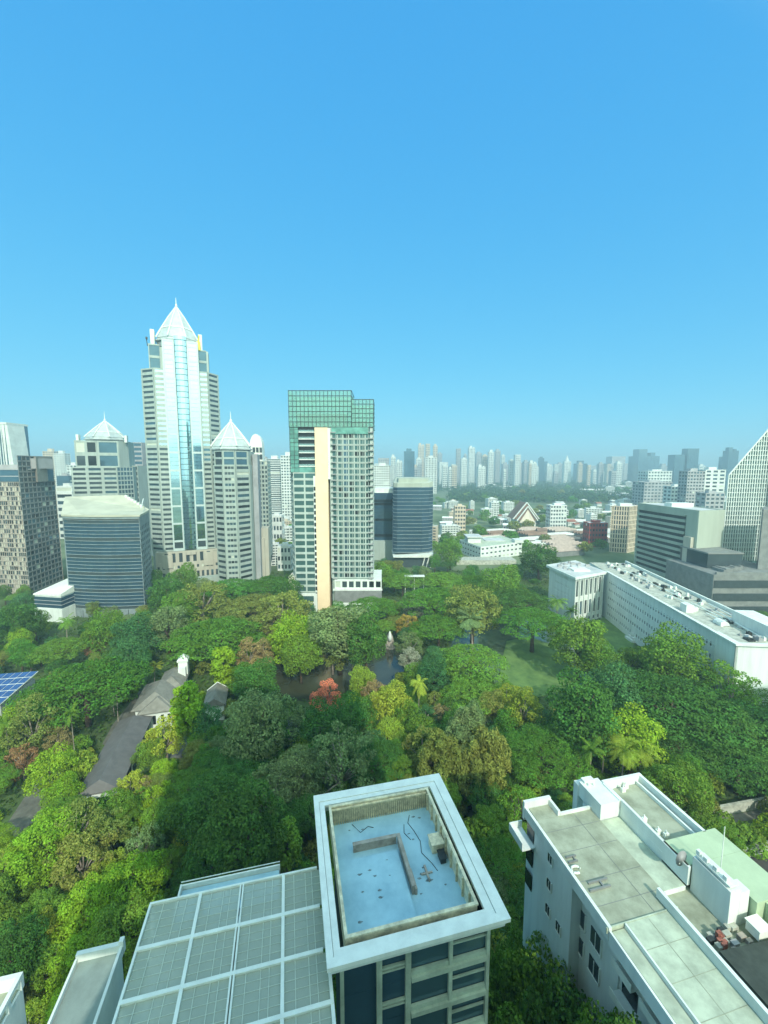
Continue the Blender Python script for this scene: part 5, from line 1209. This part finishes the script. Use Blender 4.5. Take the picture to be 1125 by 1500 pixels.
TL = '''295 868 92 loose olive;245 862 55 round dark;340 856 80 rain rain;395 852 75 rain rain;262 885 60 round mid;245 905 62 round grey;313 922 135 rain rain;373 883 105 rain olive;199 918 62 round teal;153 915 62 round mid;89 945 75 rain mid;139 940 34 loose rust;30 929 34 round bright;22 900 60 round dark;50 905 40 round mid;97 910 26 palm mid;124 992 165 rain rain;192 957 52 tall teal;46 1046 82 loose olive;85 1075 42 loose beige;32 1103 48 loose rust;78 1118 66 round bright;92 1152 52 round bright;104 1048 24 palm mid;170 1000 24 palm mid;8 1062 26 palm mid;165 1024 24 fan grey;227 975 24 fan lime;275 1040 48 slim bright;300 1052 44 tall teal;242 1068 62 loose lime;222 1095 42 round mid;190 1145 52 loose lime;213 1152 40 loose beige;167 1178 60 round mid;327 972 36 slim bright;363 950 50 loose beige;377 985 62 round dark;370 1050 82 tall grey;340 1140 125 rainN dark;107 1205 100 looseN olive;66 1226 105 roundN bright;213 1228 62 looseN grey;120 1242 90 looseN olive;196 1282 100 roundN bright;133 1316 92 roundN bright;186 1345 105 roundN mid;58 1330 74 roundN mid;22 1385 78 tallN dark;100 1352 50 roundN bright;14 1300 66 roundN mid;8 1256 64 looseN lime;250 1255 50 roundN mid;160 1210 70 looseN olive;240 1190 60 roundN mid;160 1262 60 looseN lime;310 1166 120 roundN dark;355 1205 112 tallN dark;420 1236 44 slim mid;308 1248 82 roundN dark;392 1150 92 looseN grey;430 1128 84 looseN grey;446 1182 62 roundN dark;270 1290 56 roundN dark;370 1258 70 roundN teal;412 882 92 loose olive;425 922 68 round bright;398 908 44 loose beige;386 948 44 loose beige;440 950 60 round mid;497 916 92 tall grey;487 945 50 loose olive;516 948 44 loose olive;545 884 78 rain rain;536 928 62 tall dark;597 907 36 loose gold;606 886 34 loose white;600 936 46 loose grey;600 958 36 loose white;636 872 105 rain rain;643 912 84 rain rain;693 880 84 round olive;612 985 46 round mid;690 962 112 rain mid;693 1010 92 rain mid;636 982 44 tall teal;743 1018 54 loose lime;530 990 42 round lime;547 1008 46 loose beige;574 1018 62 round lime;614 1002 30 palm lime;597 1040 50 round mid;648 1043 46 loose beige;620 1085 66 loose olive;568 1066 44 round lime;478 1012 50 loose orange;512 1042 72 round dark;468 1052 72 round dark;402 1040 92 loose grey;392 1068 70 round dark;500 1096 110 looseN grey;436 1112 80 looseN grey;546 1106 102 rainN dark;645 1112 70 conifer olive;668 1098 66 conifer grey;690 1120 62 conifer olive;625 1118 56 looseN olive;684 1070 66 conifer grey;712 1104 74 conifer olive;700 1130 60 looseN beige;760 1090 80 rainN rain;716 1158 62 roundN dark;781 905 115 rain rain;760 874 95 rain dark;850 926 84 round mid;872 955 62 round mid;767 1027 72 loose lime;853 1030 92 tall dark;900 1006 74 tall teal;802 1094 135 rainN rain;926 1070 92 round bright;886 1082 50 palm mid;914 1100 50 palm lime;866 1100 40 palm mid;928 962 46 round mid;986 950 92 round mid;1026 952 100 rain rain;1070 998 84 loose mid;1102 976 84 rain dark;1058 950 26 palm dark;986 1018 185 rain dark;1084 1050 155 rain dark;1000 1082 115 rain dark;1084 1108 115 rain dark;993 1150 104 roundN mid;887 1150 60 bush mid;820 1172 50 bush dark;1082 1220 70 bush mid;1030 1216 60 bush lime;754 1170 50 bush lime;738 1256 96 rainN rain;770 1330 60 roundN dark;780 1400 60 roundN mid;830 1440 60 roundN dark;770 1470 60 roundN dark;940 1095 50 palm lime;718 1200 60 roundN mid;850 1500 60 bush mid;1110 1010 90 rain dark;950 1060 60 round dark;420 862 50 round dark;225 848 40 round dark;270 840 46 round mid;560 835 40 round mid;590 846 60 rain mid;650 845 70 rain mid;700 850 70 rain rain;735 845 60 round mid;660 800 40 round mid;790 810 60 round dark;740 855 60 rain dark;816 880 34 palm mid;836 896 24 palm dark;690 905 44 fan grey'''
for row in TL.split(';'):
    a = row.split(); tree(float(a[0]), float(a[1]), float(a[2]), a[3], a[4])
# fill the park between the trees above
def too_close(x, y, r):
    for t in TREES:
        rr = RAD[t[4]]*t[2]
        if (x-t[0])**2+(y-t[1])**2 < ((r+rr)*.50)**2: return True
    return False
def blocked(x, y, r): return any(inside((x, y), p, m+r*.55) for p, m in EXCL)
KEEP = [[(690, 903), (760, 898), (805, 930), (862, 1000), (800, 1018), (730, 980)], [(400, 965), (575, 955), (592, 985), (540, 1005), (408, 1012)], [(108, 1140), (205, 968), (270, 965), (280, 1045), (165, 1165)], [(15, 1210), (52, 1150), (60, 1165), (35, 1215)], [(888, 898), (935, 925), (928, 955), (890, 960)], [(455, 995), (502, 995), (502, 1030), (455, 1030)], [(0, 980), (56, 980), (0, 1035)], [(300, 990), (332, 990), (332, 1022), (300, 1022)], [(48, 860), (98, 860), (98, 925), (48, 925)], [(800, 830), (893, 830), (893, 905), (800, 905)], [(893, 850), (1090, 940), (1085, 965), (893, 908)], [(678, 785), (768, 785), (768, 822), (678, 822)], [(590, 852), (622, 852), (622, 864), (590, 864)]]
cnt = 0; tries = 0
while cnt < 500 and tries < 30000:
    tries += 1
    u = R.uniform(-30, 1155); v = 806+R.random()**.85*694
    x, y = G(u, v, 6)
    if y > 270 and (u > 800 or u < 560): continue
    if y > 372: continue
    if y > 262 and u > 820: continue
    near = y < 105
    kind = R.choice(['round', 'round', 'tall', 'loose', 'rain', 'round', 'bush']); s = R.uniform(.6, 1.1)
    if kind == 'rain': s *= .62
    r = RAD[kind]*s
    if blocked(x, y, r) or too_close(x, y, r): continue
    if near and kind != 'bush': kind += 'N'
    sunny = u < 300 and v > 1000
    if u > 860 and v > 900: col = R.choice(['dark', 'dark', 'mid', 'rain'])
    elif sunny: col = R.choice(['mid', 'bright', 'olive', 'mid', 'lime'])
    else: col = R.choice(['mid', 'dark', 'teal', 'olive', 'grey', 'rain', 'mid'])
    cz = CZ[kind]*s; uu, vv = pix(x, y, cz); rp_ = r*F/(y*CP+(H-cz)*SP)*.85
    if any(inside((uu, vv), k, rp_) for k in KEEP): continue
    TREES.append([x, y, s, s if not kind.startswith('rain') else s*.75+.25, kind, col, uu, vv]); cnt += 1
tw = [(27.2, 41.5, .95, 2.0, 'roundN', 'mid'), (25.8, 36.5, 1.3, 2.5, 'roundN', 'mid'), (26.3, 31.2, 1.3, 2.7, 'roundN', 'dark'), (27.6, 26.5, 1.2, 2.9, 'roundN', 'mid'), (22.5, 31, 1.3, 2.0, 'tallN', 'mid'), (23.0, 41.0, 1.2, 1.5, 'roundN', 'dark'), (22.0, 36.0, 1.2, 1.6, 'roundN', 'bright'), (27.2, 23.5, 1.2, 2.5, 'tallN', 'dark')]  # tall trees added in place of foliage reflected over the terrace wall
for lx, ly, s, sz, kd, cl in tw:
    x, y = L(lx, ly); u, v = pix(x, y, CZ[kd]*sz); TREES.append([x, y, s, sz, kd, cl, u, v])
nb = 0; tries = 0
while nb < 190 and tries < 9000:
    tries += 1; u, v = R.uniform(-20, 1150), 880+R.random()**.8*600; x, y = G(u, v, 1.5)
    if y > 230 or blocked(x, y, .8): continue
    if any((x-t[0])**2+(y-t[1])**2 < (2.2 if t[4] != 'bush' else 16) for t in TREES): continue
    s = R.uniform(.7, 1.4); uu, vv = pix(x, y, 2)
    if any(inside((uu, vv), k, 8) for k in KEEP[:2]+KEEP[3:5]): continue
    TREES.append([x, y, s, s*R.uniform(1, 2.0), 'bush', R.choice(['mid', 'mid', 'bright', 'olive', 'dark', 'lime']), uu, vv]); nb += 1
REG = [(-60, 100, 800, 925, 'around the white-roofed annex'), (100, 222, 860, 932, 'at the foot of the dark banded office'), (200, 430, 800, 900, 'before the tall crowned towers'),
 (-60, 200, 925, 1045, 'near the solar panel roof'), (200, 340, 900, 1002, 'behind the grey-roofed villa'), (340, 485, 895, 970, 'behind the brown pond'),
 (485, 590, 820, 965, 'between green-topped tower and pond'), (545, 725, 780, 930, 'below the dark blue office tower'), (690, 835, 780, 935, 'behind the green pond'),
 (580, 720, 930, 1060, 'right of the brown pond'), (335, 470, 965, 1075, 'left of the orange-red tree'), (470, 605, 965, 1075, 'around the orange-red tree'),
 (-60, 112, 1045, 1215, 'left of the long grey shed'), (200, 340, 1000, 1130, 'beside the villa and long shed'), (100, 275, 1130, 1420, 'in the sunlit grove below the shed'),
 (-60, 110, 1215, 1520, 'in the sunlit left corner'), (265, 470, 1060, 1300, 'in shade left of the white-framed roof'), (455, 612, 1060, 1140, 'in shade behind the white-framed roof'),
 (600, 742, 1040, 1182, 'behind the white frame\'s right corner'), (690, 870, 1160, 1560, 'between white frame and terrace block'), (735, 900, 935, 1182, 'below the pond lawn'),
 (830, 942, 870, 1000, 'between pond lawn and white hotel'), (940, 1160, 880, 1032, 'along the long white hotel'), (870, 1160, 1000, 1260, 'behind the pale terrace block')]
def region(u, v):
    for a in REG:
        if a[0] <= u < a[1] and a[2] <= v < a[3]: return a[4]
    return 'near the bottom right corner' if u > 700 else 'in the middle of the park'
ORD = ['', 'second', 'third', 'fourth', 'fifth', 'sixth', 'seventh', 'eighth', 'ninth', 'tenth', 'eleventh', 'twelfth', 'thirteenth', 'fourteenth', 'fifteenth', 'sixteenth', 'seventeenth', 'eighteenth', 'nineteenth', 'twentieth']
ORD += ['twenty-'+o if o else 'twenty-first' for o in ['first']+ORD[1:9]] + ['thirtieth'] + ['thirty-'+o for o in ['first']+ORD[1:9]] + ['fortieth'] + ['forty-'+o for o in ['first']+ORD[1:9]] + ['fiftieth'] + ['fifty-'+o for o in ['first']+ORD[1:9]] + ['sixtieth'] + ['sixty-'+o for o in ['first']+ORD[1:9]] + ['seventieth'] + ['seventy-'+o for o in ['first']+ORD[1:9]]
def plural(s): return s[:-4]+'tree'+'s' if s.endswith('tree') else s+'s'
def ordinal_labels(items):
    """items: (key thing, singular, region, sort value) -> unique labels by look, then place"""
    gr = {}
    for it in items: gr.setdefault((it[1], it[2]), []).append(it)
    out = {}
    for (sg, rg), l in gr.items():
        l.sort(key=lambda a: a[3])
        for i, it in enumerate(l):
            if len(l) == 1: lab = f'{sg} {rg}'
            elif i == len(l)-1: lab = f'rightmost of the {plural(sg)} {rg}'
            else: lab = ('leftmost' if i == 0 else (ORD[i]+' from left')) + f' of the {plural(sg)} {rg}'
            out[it[0]] = lab
    return out
lab = ordinal_labels([(i, f'{CN[t[5]]} {KN[t[4]]}', region(t[6], t[7]), t[6]) for i, t in enumerate(TREES)])
KNAME = dict(round='round_tree', roundN='round_tree', tall='tall_tree', tallN='tall_tree', loose='airy_tree', looseN='airy_tree', rain='rain_tree', rainN='rain_tree', conifer='feathery_tree', palm='coconut_palm', fan='fan_palm', bush='shrub', slim='slim_tree', far='city_tree')
def plant(x, y, s, sz, kind, col, label, group, var=None):
    me, tm = PROTO[kind][R.randrange(len(PROTO[kind]))]
    e = bpy.data.objects.new(KNAME.get(kind, 'broadleaf_tree'), None); COL.objects.link(e); e.location = (x, y, 0); e.rotation_euler = (0, 0, R.uniform(0, 6.28))
    tag(e, label, CAT.get(kind, 'tree'), group)
    c = bpy.data.objects.new('crown', me); COL.objects.link(c); c.parent = e; c.scale = (s, s, sz)
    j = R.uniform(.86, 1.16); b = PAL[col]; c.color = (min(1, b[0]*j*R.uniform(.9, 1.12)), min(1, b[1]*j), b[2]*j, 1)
    t = bpy.data.objects.new('trunk', tm); COL.objects.link(t); t.parent = e; t.scale = (s, s, sz)
    return e
for i, t in enumerate(TREES):
    k = KN[t[4]]
    plant(*t[:6], lab[i], f'{plural(k)} of the park')
# undergrowth over the park soil
ug_p = []; 
for i in range(95000):
    x, y = NR.uniform(-230, 180), NR.uniform(30, 330)
    if abs(x) > y*1.02+12: continue
    ug_p.append((x, y))
ok = [p for p in ug_p if not any(inside(p, q, m*.3) for q, m in EXCL)]
ok = np.array(ok); P3 = np.column_stack([ok, NR.uniform(.05, 1.1, len(ok))]); nn = NR.normal(size=P3.shape)*.5; nn[:, 2] += 1
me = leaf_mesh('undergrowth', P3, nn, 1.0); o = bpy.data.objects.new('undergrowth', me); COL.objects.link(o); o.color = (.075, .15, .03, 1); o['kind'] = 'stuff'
tag(o, 'low green undergrowth covering the park floor', 'undergrowth')

# ---------- far city ----------
def mesh_of(mb, mats, name):
    me = bpy.data.meshes.new(name); me.from_pydata([tuple(p) for p in mb.v], [], mb.f)
    for m in mats: me.materials.append(M[m])
    me.polygons.foreach_set('material_index', mb.m); return me
def hs_gable(w, d, h, rt, wallm, roofm):
    b = MB(); b.box(-w/2, w/2, -d/2, d/2, 0, h, 0)
    b.add([(-w/2-.6, -d/2-.6, h), (w/2+.6, -d/2-.6, h), (w/2+.6, d/2+.6, h), (-w/2-.6, d/2+.6, h), (-w/2-.6, 0, h+rt), (w/2+.6, 0, h+rt)], [(0, 1, 5, 4), (2, 3, 4, 5), (0, 4, 3), (1, 2, 5), (3, 2, 1, 0)], 1)
    n = max(2, int(w/3.2))
    for i in range(n): x = -w/2+w*(i+.5)/n; b.box(x-.6, x+.6, -d/2-.06, -d/2-.01, h*.45, h*.8, 2)
    return mesh_of(b, [wallm, roofm, 'glass_dark'], 'house')
def hs_flat(w, d, nf, wallm, roofm):
    b = MB(); fh = 3.2; h = nf*fh; b.box(-w/2+.3, w/2-.3, -d/2+.3, d/2-.3, 0, h-.4, 2)
    for k in range(nf+1): b.box(-w/2, w/2, -d/2, d/2, max(0, k*fh-1.0), min(h+.3, k*fh+.7), 0)
    n = max(2, int(w/4)); 
    for i in range(n+1): x = -w/2+w*i/n; b.box(max(-w/2+.04, x-.5), min(w/2-.04, x+.5), -d/2+.05, d/2-.05, .01, h+.28, 0)
    b.box(-w/2+.4, w/2-.4, -d/2+.4, d/2-.4, h+.304, h+.4, 1); b.box(-w*.2, w*.15, -d*.2, d*.25, h+.4, h+3, 0); b.box(w*.2, w*.3, -d*.3, -d*.1, h+.4, h+1.8, 1)
    return mesh_of(b, [wallm, roofm, 'glass_dark'], 'house')
def hs_long(w, d, roofm):
    b = MB(); b.box(-w/2+.4, w/2-.4, -d/2+.4, d/2-.4, 0, 4.6, 2); n = 5
    for k in range(n):
        y0 = -d/2+d*k/n; y1 = y0+d/n-.9; b.add([(-w/2, y0, 5), (w/2, y0, 5), (w/2, y1, 5), (-w/2, y1, 5), (-w/2, (y0+y1)/2, 7.2), (w/2, (y0+y1)/2, 7.2)], [(0, 1, 5, 4), (2, 3, 4, 5), (0, 4, 3), (1, 2, 5), (3, 2, 1, 0)], 1)
    return mesh_of(b, ['wall_beige', roofm, 'podium_grey'], 'house')
HK = dict(brown=('brown-roofed house', [hs_gable(15, 10, 6.5, 3.4, 'wall_white', 'roof_brown'), hs_gable(12, 12, 8, 3.6, 'wall_beige', 'roof_brown')]),
 red=('red-roofed house', [hs_gable(14, 10, 7, 3.2, 'wall_white', 'roof_red')]),
 zinc=('pale-roofed house', [hs_gable(18, 12, 7, 2.6, 'wall_white', 'roof_zinc'), hs_gable(22, 13, 9, 2.4, 'wall_grey', 'metal_white')]),
 white=('white flat block', [hs_flat(18, 14, 4, 'wall_white', 'concrete_light'), hs_flat(24, 14, 6, 'wall_white', 'roof_zinc'), hs_flat(14, 12, 8, 'wall_white', 'roof_zinc')]),
 beige=('beige flat block', [hs_flat(16, 13, 5, 'wall_beige', 'roof_tan'), hs_flat(20, 12, 7, 'wall_beige', 'concrete')]),
 grey=('grey flat block', [hs_flat(22, 16, 5, 'wall_grey', 'concrete')]),
 tan=('tan row-roofed shed', [hs_long(34, 26, 'roof_tan'), hs_long(28, 24, 'roof_brown')]),
 longz=('long zinc-roofed shed', [hs_long(46, 20, 'roof_zinc')]))
HR = dict(brown=8, red=8, zinc=11, white=11, beige=10, grey=12, tan=19, longz=25)
HOUSES = []
def house(u, v, kind, rot=None, sc=1.):
    x, y = G(u, v); r = HR[kind]*sc
    if any(inside((x, y), p, m+r*.6) for p, m in EXCL): return
    for h in HOUSES:
        if (h[0]-x)**2+(h[1]-y)**2 < ((r+HR[h[2]]*h[5])*.62)**2: return
    HOUSES.append((x, y, kind, u, v, sc, R.uniform(-.35, .35) if rot is None else rot))

for yy in (398, 428, 458, 490, 522):
    for k in range(5):
        xx = .265*yy+k*36+R.uniform(-3, 3)+(yy-398)*.12; pu, pv_ = pix(xx, yy, 0)
        if pu < 900: house(pu, pv_, 'tan' if (k+int(yy)) % 3 else 'longz', .32, 1. if (k+int(yy)) % 3 else .75)
for u, v in ((880, 772), (912, 784), (845, 768), (870, 800)): house(u, v, 'longz', -.2)
for u, v in ((900, 716), (940, 722), (985, 720), (870, 722), (1020, 726), (920, 730)): house(u, v, 'longz', -.1, 1.8)
for u, v in ((715, 713), (740, 716)): house(u, v, 'longz', .1, 1.5)
i = 0
while i < 3000 and len(HOUSES) < 330:
    i += 1
    z = R.random()
    if z < .74: u = R.uniform(565, 1060); v = 702+(R.random()**1.25)*104
    elif z < .88: u = R.uniform(376, 428); v = R.uniform(705, 832)
    else: u = R.uniform(-10, 215); v = R.uniform(702, 760)
    if 640 < u < 885 and 700 < v < 738: continue
    if u > 690 and v > 800: continue
    house(u, v, R.choice(['brown', 'red', 'zinc', 'zinc', 'zinc', 'zinc', 'white', 'white', 'white', 'beige']), None, R.uniform(.6, 1.0) if v > 735 else R.uniform(.9, 1.4))
CREG = [(-50, 220, 690, 770, 'at the far left between towers'), (370, 432, 690, 770, 'left of the green-topped tower'), (370, 432, 770, 840, 'low beside the green-topped tower'), (640, 700, 738, 765, 'beyond the dark blue office tower'), (700, 800, 738, 758, 'behind the dark gabled hall'), (800, 900, 738, 760, 'beyond the tan row sheds'), (900, 1070, 738, 757, 'far behind the banded slab block'), (760, 900, 690, 722, 'far beyond the wood'), (560, 700, 690, 738, 'just above the dark blue office'), (432, 640, 690, 800, 'right of the green-topped tower'),
 (640, 700, 738, 830, 'near the dark blue office tower'), (700, 800, 738, 830, 'around the dark gabled hall'), (800, 900, 738, 830, 'left of the cream ribbed block'), (900, 1070, 738, 830, 'behind the banded slab block'),
 (560, 760, 690, 738, 'before the centre skyline'), (760, 900, 690, 738, 'beyond the far wood'), (900, 1000, 690, 738, 'on the right horizon'), (1000, 1080, 690, 738, 'near the wedge tower')]
def creg(u, v):
    for a in CREG:
        if a[0] <= u < a[1] and a[2] <= v < a[3]: return a[4]
    return 'in the far city'
lab = ordinal_labels([(i, HK[h[2]][0], creg(h[3], h[4]), h[3]) for i, h in enumerate(HOUSES)])
for i, h in enumerate(HOUSES):
    ms = HK[h[2]][1]; me = ms[R.randrange(len(ms))]
    o = bpy.data.objects.new('shed' if h[2] in ('tan', 'longz') else 'city_house', me); COL.objects.link(o); o.location = (h[0], h[1], 0); o.rotation_euler = (0, 0, h[6]); o.scale = (h[5],)*3
    tag(o, lab[i], 'shed' if h[2] in ('tan', 'longz') else 'house', plural(HK[h[2]][0])+' of the far city')
# trees between the houses
CT = []
i = 0
while i < 4000 and len(CT) < 210:
    i += 1; z = R.random()
    if z < .8: u = R.uniform(560, 1060); v = 704+R.random()*110
    elif z < .93: u = R.uniform(380, 428); v = R.uniform(720, 838)
    else: u = R.uniform(-10, 215); v = R.uniform(706, 780)
    x, y = G(u, v); r = 6*R.uniform(.6, 1.15)
    if any(inside((x, y), p, 2) for p, m in EXCL): continue
    if any((h[0]-x)**2+(h[1]-y)**2 < (HR[h[2]]*h[5]*.8+r*.4)**2 for h in HOUSES): continue
    CT.append((x, y, r/6*(1+y/1400), u, v))
lab = ordinal_labels([(i, 'city tree', creg(t[3], t[4]), t[3]) for i, t in enumerate(CT)])
for i, t in enumerate(CT):
    me, tm = PROTO['far'][R.randrange(2)]
    o = bpy.data.objects.new('city_tree', me); COL.objects.link(o); o.location = (t[0], t[1], 0); o.scale = (t[2],)*3; o.rotation_euler = (0, 0, R.uniform(0, 6.28)); o.color = (*[c*R.uniform(.9, 1.2) for c in PAL[R.choice(['dark', 'mid', 'rain', 'olive'])]], 1)
    tag(o, lab[i], 'tree', 'trees among the far houses')
# far wood that reads as one mass
pts = []
for k in range(2600):
    u = R.uniform(628, 1010); v = R.uniform(702, 737)
    if u > 880 and R.random() < .6: continue
    if u < 660 and v > 722: continue
    x, y = G(u, v); pts.append((x, y, R.uniform(6, 12)*(1+y/3000)))
pp_, nn_ = [], []
for x, y, r in pts:
    d = NR.normal(size=(16, 3)); d[:, 2] = np.abs(d[:, 2]); d /= np.linalg.norm(d, axis=1, keepdims=True)
    pp_.append(np.array([x, y, r*.35])+d*np.array([r, r, r*.75])); nn_.append(d+NR.normal(size=d.shape)*.35)
me = leaf_mesh('wood', np.concatenate(pp_), np.concatenate(nn_), 5.0); o = bpy.data.objects.new('wood', me); COL.objects.link(o); o.color = (.05, .11, .035, 1)
tag(o, 'wide dark green wood in front of the centre skyline', 'wood', kind='stuff')
# ---------- skyline towers: (left, right, top row, distance, tone) ----------
SKY = '''591 608 661 1250 glass_blue;623 630 650 1700 wall_beige;634 641 653 1720 wall_beige;643 657 677 1900 wall_white;657 664 684 2000 wall_grey;668 675 657 1900 wall_grey;675 685 672 1700 wall_white;686 696 656 2000 wall_white;697 706 664 2100 wall_grey;706 715 667 1800 wall_beige;715 724 662 1750 wall_white;725 733 660 1950 wall_grey;734 740 667 2200 wall_white;746 753 674 1700 wall_white;754 763 666 1650 wall_white;767 775 676 1900 wall_grey;775 787 678 1700 wall_white;790 797 671 2200 glass_blue;797 802 676 2300 glass_blue;826 837 676 2000 wall_white;844 861 679 2300 glass_blue;888 932 679 2300 wall_grey;933 967 668 2000 glass_blue;987 1003 666 1500 glass_blue;1005 1023 657 1500 glass_blue;1056 1065 669 1600 glass_blue;1065 1081 660 1500 glass_blue;553 571 671 1300 wall_grey;572 580 669 1500 wall_white;580 590 676 1500 wall_white;609 618 672 1900 wall_white;612 622 652 1950 wall_beige;556 566 684 1000 wall_white;382 391 670 900 wall_grey;60 64 672 1600 wall_white;100 108 690 1400 wall_grey;112 118 676 1300 wall_white;648 656 682 1500 wall_white;661 668 680 1800 wall_white;700 712 684 1500 wall_white;736 746 680 2000 wall_grey;780 790 684 2100 wall_white;803 812 683 2400 wall_white;814 824 684 2500 wall_grey;862 874 682 2600 wall_grey;875 886 684 2700 wall_white;968 980 682 2200 wall_grey;1024 1034 682 1800 wall_white;396 404 684 1000 wall_grey;641 648 664 2300 wall_grey;679 684 666 2300 wall_grey'''
for k in range(46):
    u = R.uniform(545, 905); w_ = R.uniform(4, 9); SKY += f";{u:.0f} {u+w_:.0f} {R.uniform(677, 692):.0f} {R.uniform(1400, 2300):.0f} {R.choice(['wall_white', 'wall_white', 'wall_beige', 'wall_grey'])}"
items = []; rows = []
for i, r in enumerate(SKY.split(';')):
    a = r.split(); u0, u1, vt, y = map(float, a[:4]); rows.append((u0, u1, vt, y, a[4]))
    tn = {'wall_white': 'pale hazy tower', 'wall_beige': 'cream hazy tower', 'wall_grey': 'grey hazy tower', 'glass_blue': 'blue hazy tower'}[a[4]]
    rg = 'on skyline left of the green-topped tower' if u0 < 432 else ('on skyline above the dark blue office' if u0 < 650 else ('on the centre skyline' if u0 < 745 else ('on skyline right of centre' if u0 < 880 else 'on the right-hand horizon')))
    items.append((i, tn, rg, u0))
lab = ordinal_labels(items)
for i, (u0, u1, vt, y, mt) in enumerate(rows):
    zt = ZV(vt, y); kk = (y*CP)/F; x0, x1 = (u0-562.5)*kk, (u1-562.5)*kk; w = x1-x0; d = w*R.uniform(.6, 1.)
    x0 += w*.05; x1 -= w*.05; b = MB(); st = R.random()
    gm = 'glass_navy' if mt == 'glass_blue' else 'glass_dark'
    b.box(x0+.6, x1-.6, y+.6, y+d-.6, 0, zt-3, 1)
    nb = max(4, int((zt)/7))
    for k in range(nb): z = zt*k/nb; b.box(x0, x1, y, y+d, z, z+zt/nb*.55, 0)
    nv = max(2, min(6, int(w/7)))
    for k in range(nv+1): x = x0+(x1-x0)*k/nv; b.box(max(x0+.1, x-w*.05), min(x1-.1, x+w*.05), y-.5, y+d-.2, 0.1, zt-1, 0)
    b.box(x0, x1, y, y+d, zt-4, zt, 0)
    if st < .45: b.box(x0+w*.2, x1-w*.25, y+d*.2, y+d*.8, zt, zt+w*R.uniform(.15, .4), 0)
    elif st < .6: b.box(x0+w*.1, x0+w*.45, y+d*.2, y+d*.8, zt, zt+w*.3, 0); b.box(x0+w*.6, x1-w*.1, y+d*.2, y+d*.8, zt, zt+w*.15, 0)
    if 825 < u0 < 830: b.ring([[(x0+w*.45+r*math.cos(q*.785), y+d/2+r*math.sin(q*.785), z) for q in range(8)] for r, z in ((w*.3, zt), (w*.2, zt+12), (.8, zt+30))])
    tag(b.build('high_rise', [mt, gm]), lab[i], 'tower', 'towers on the distant skyline')
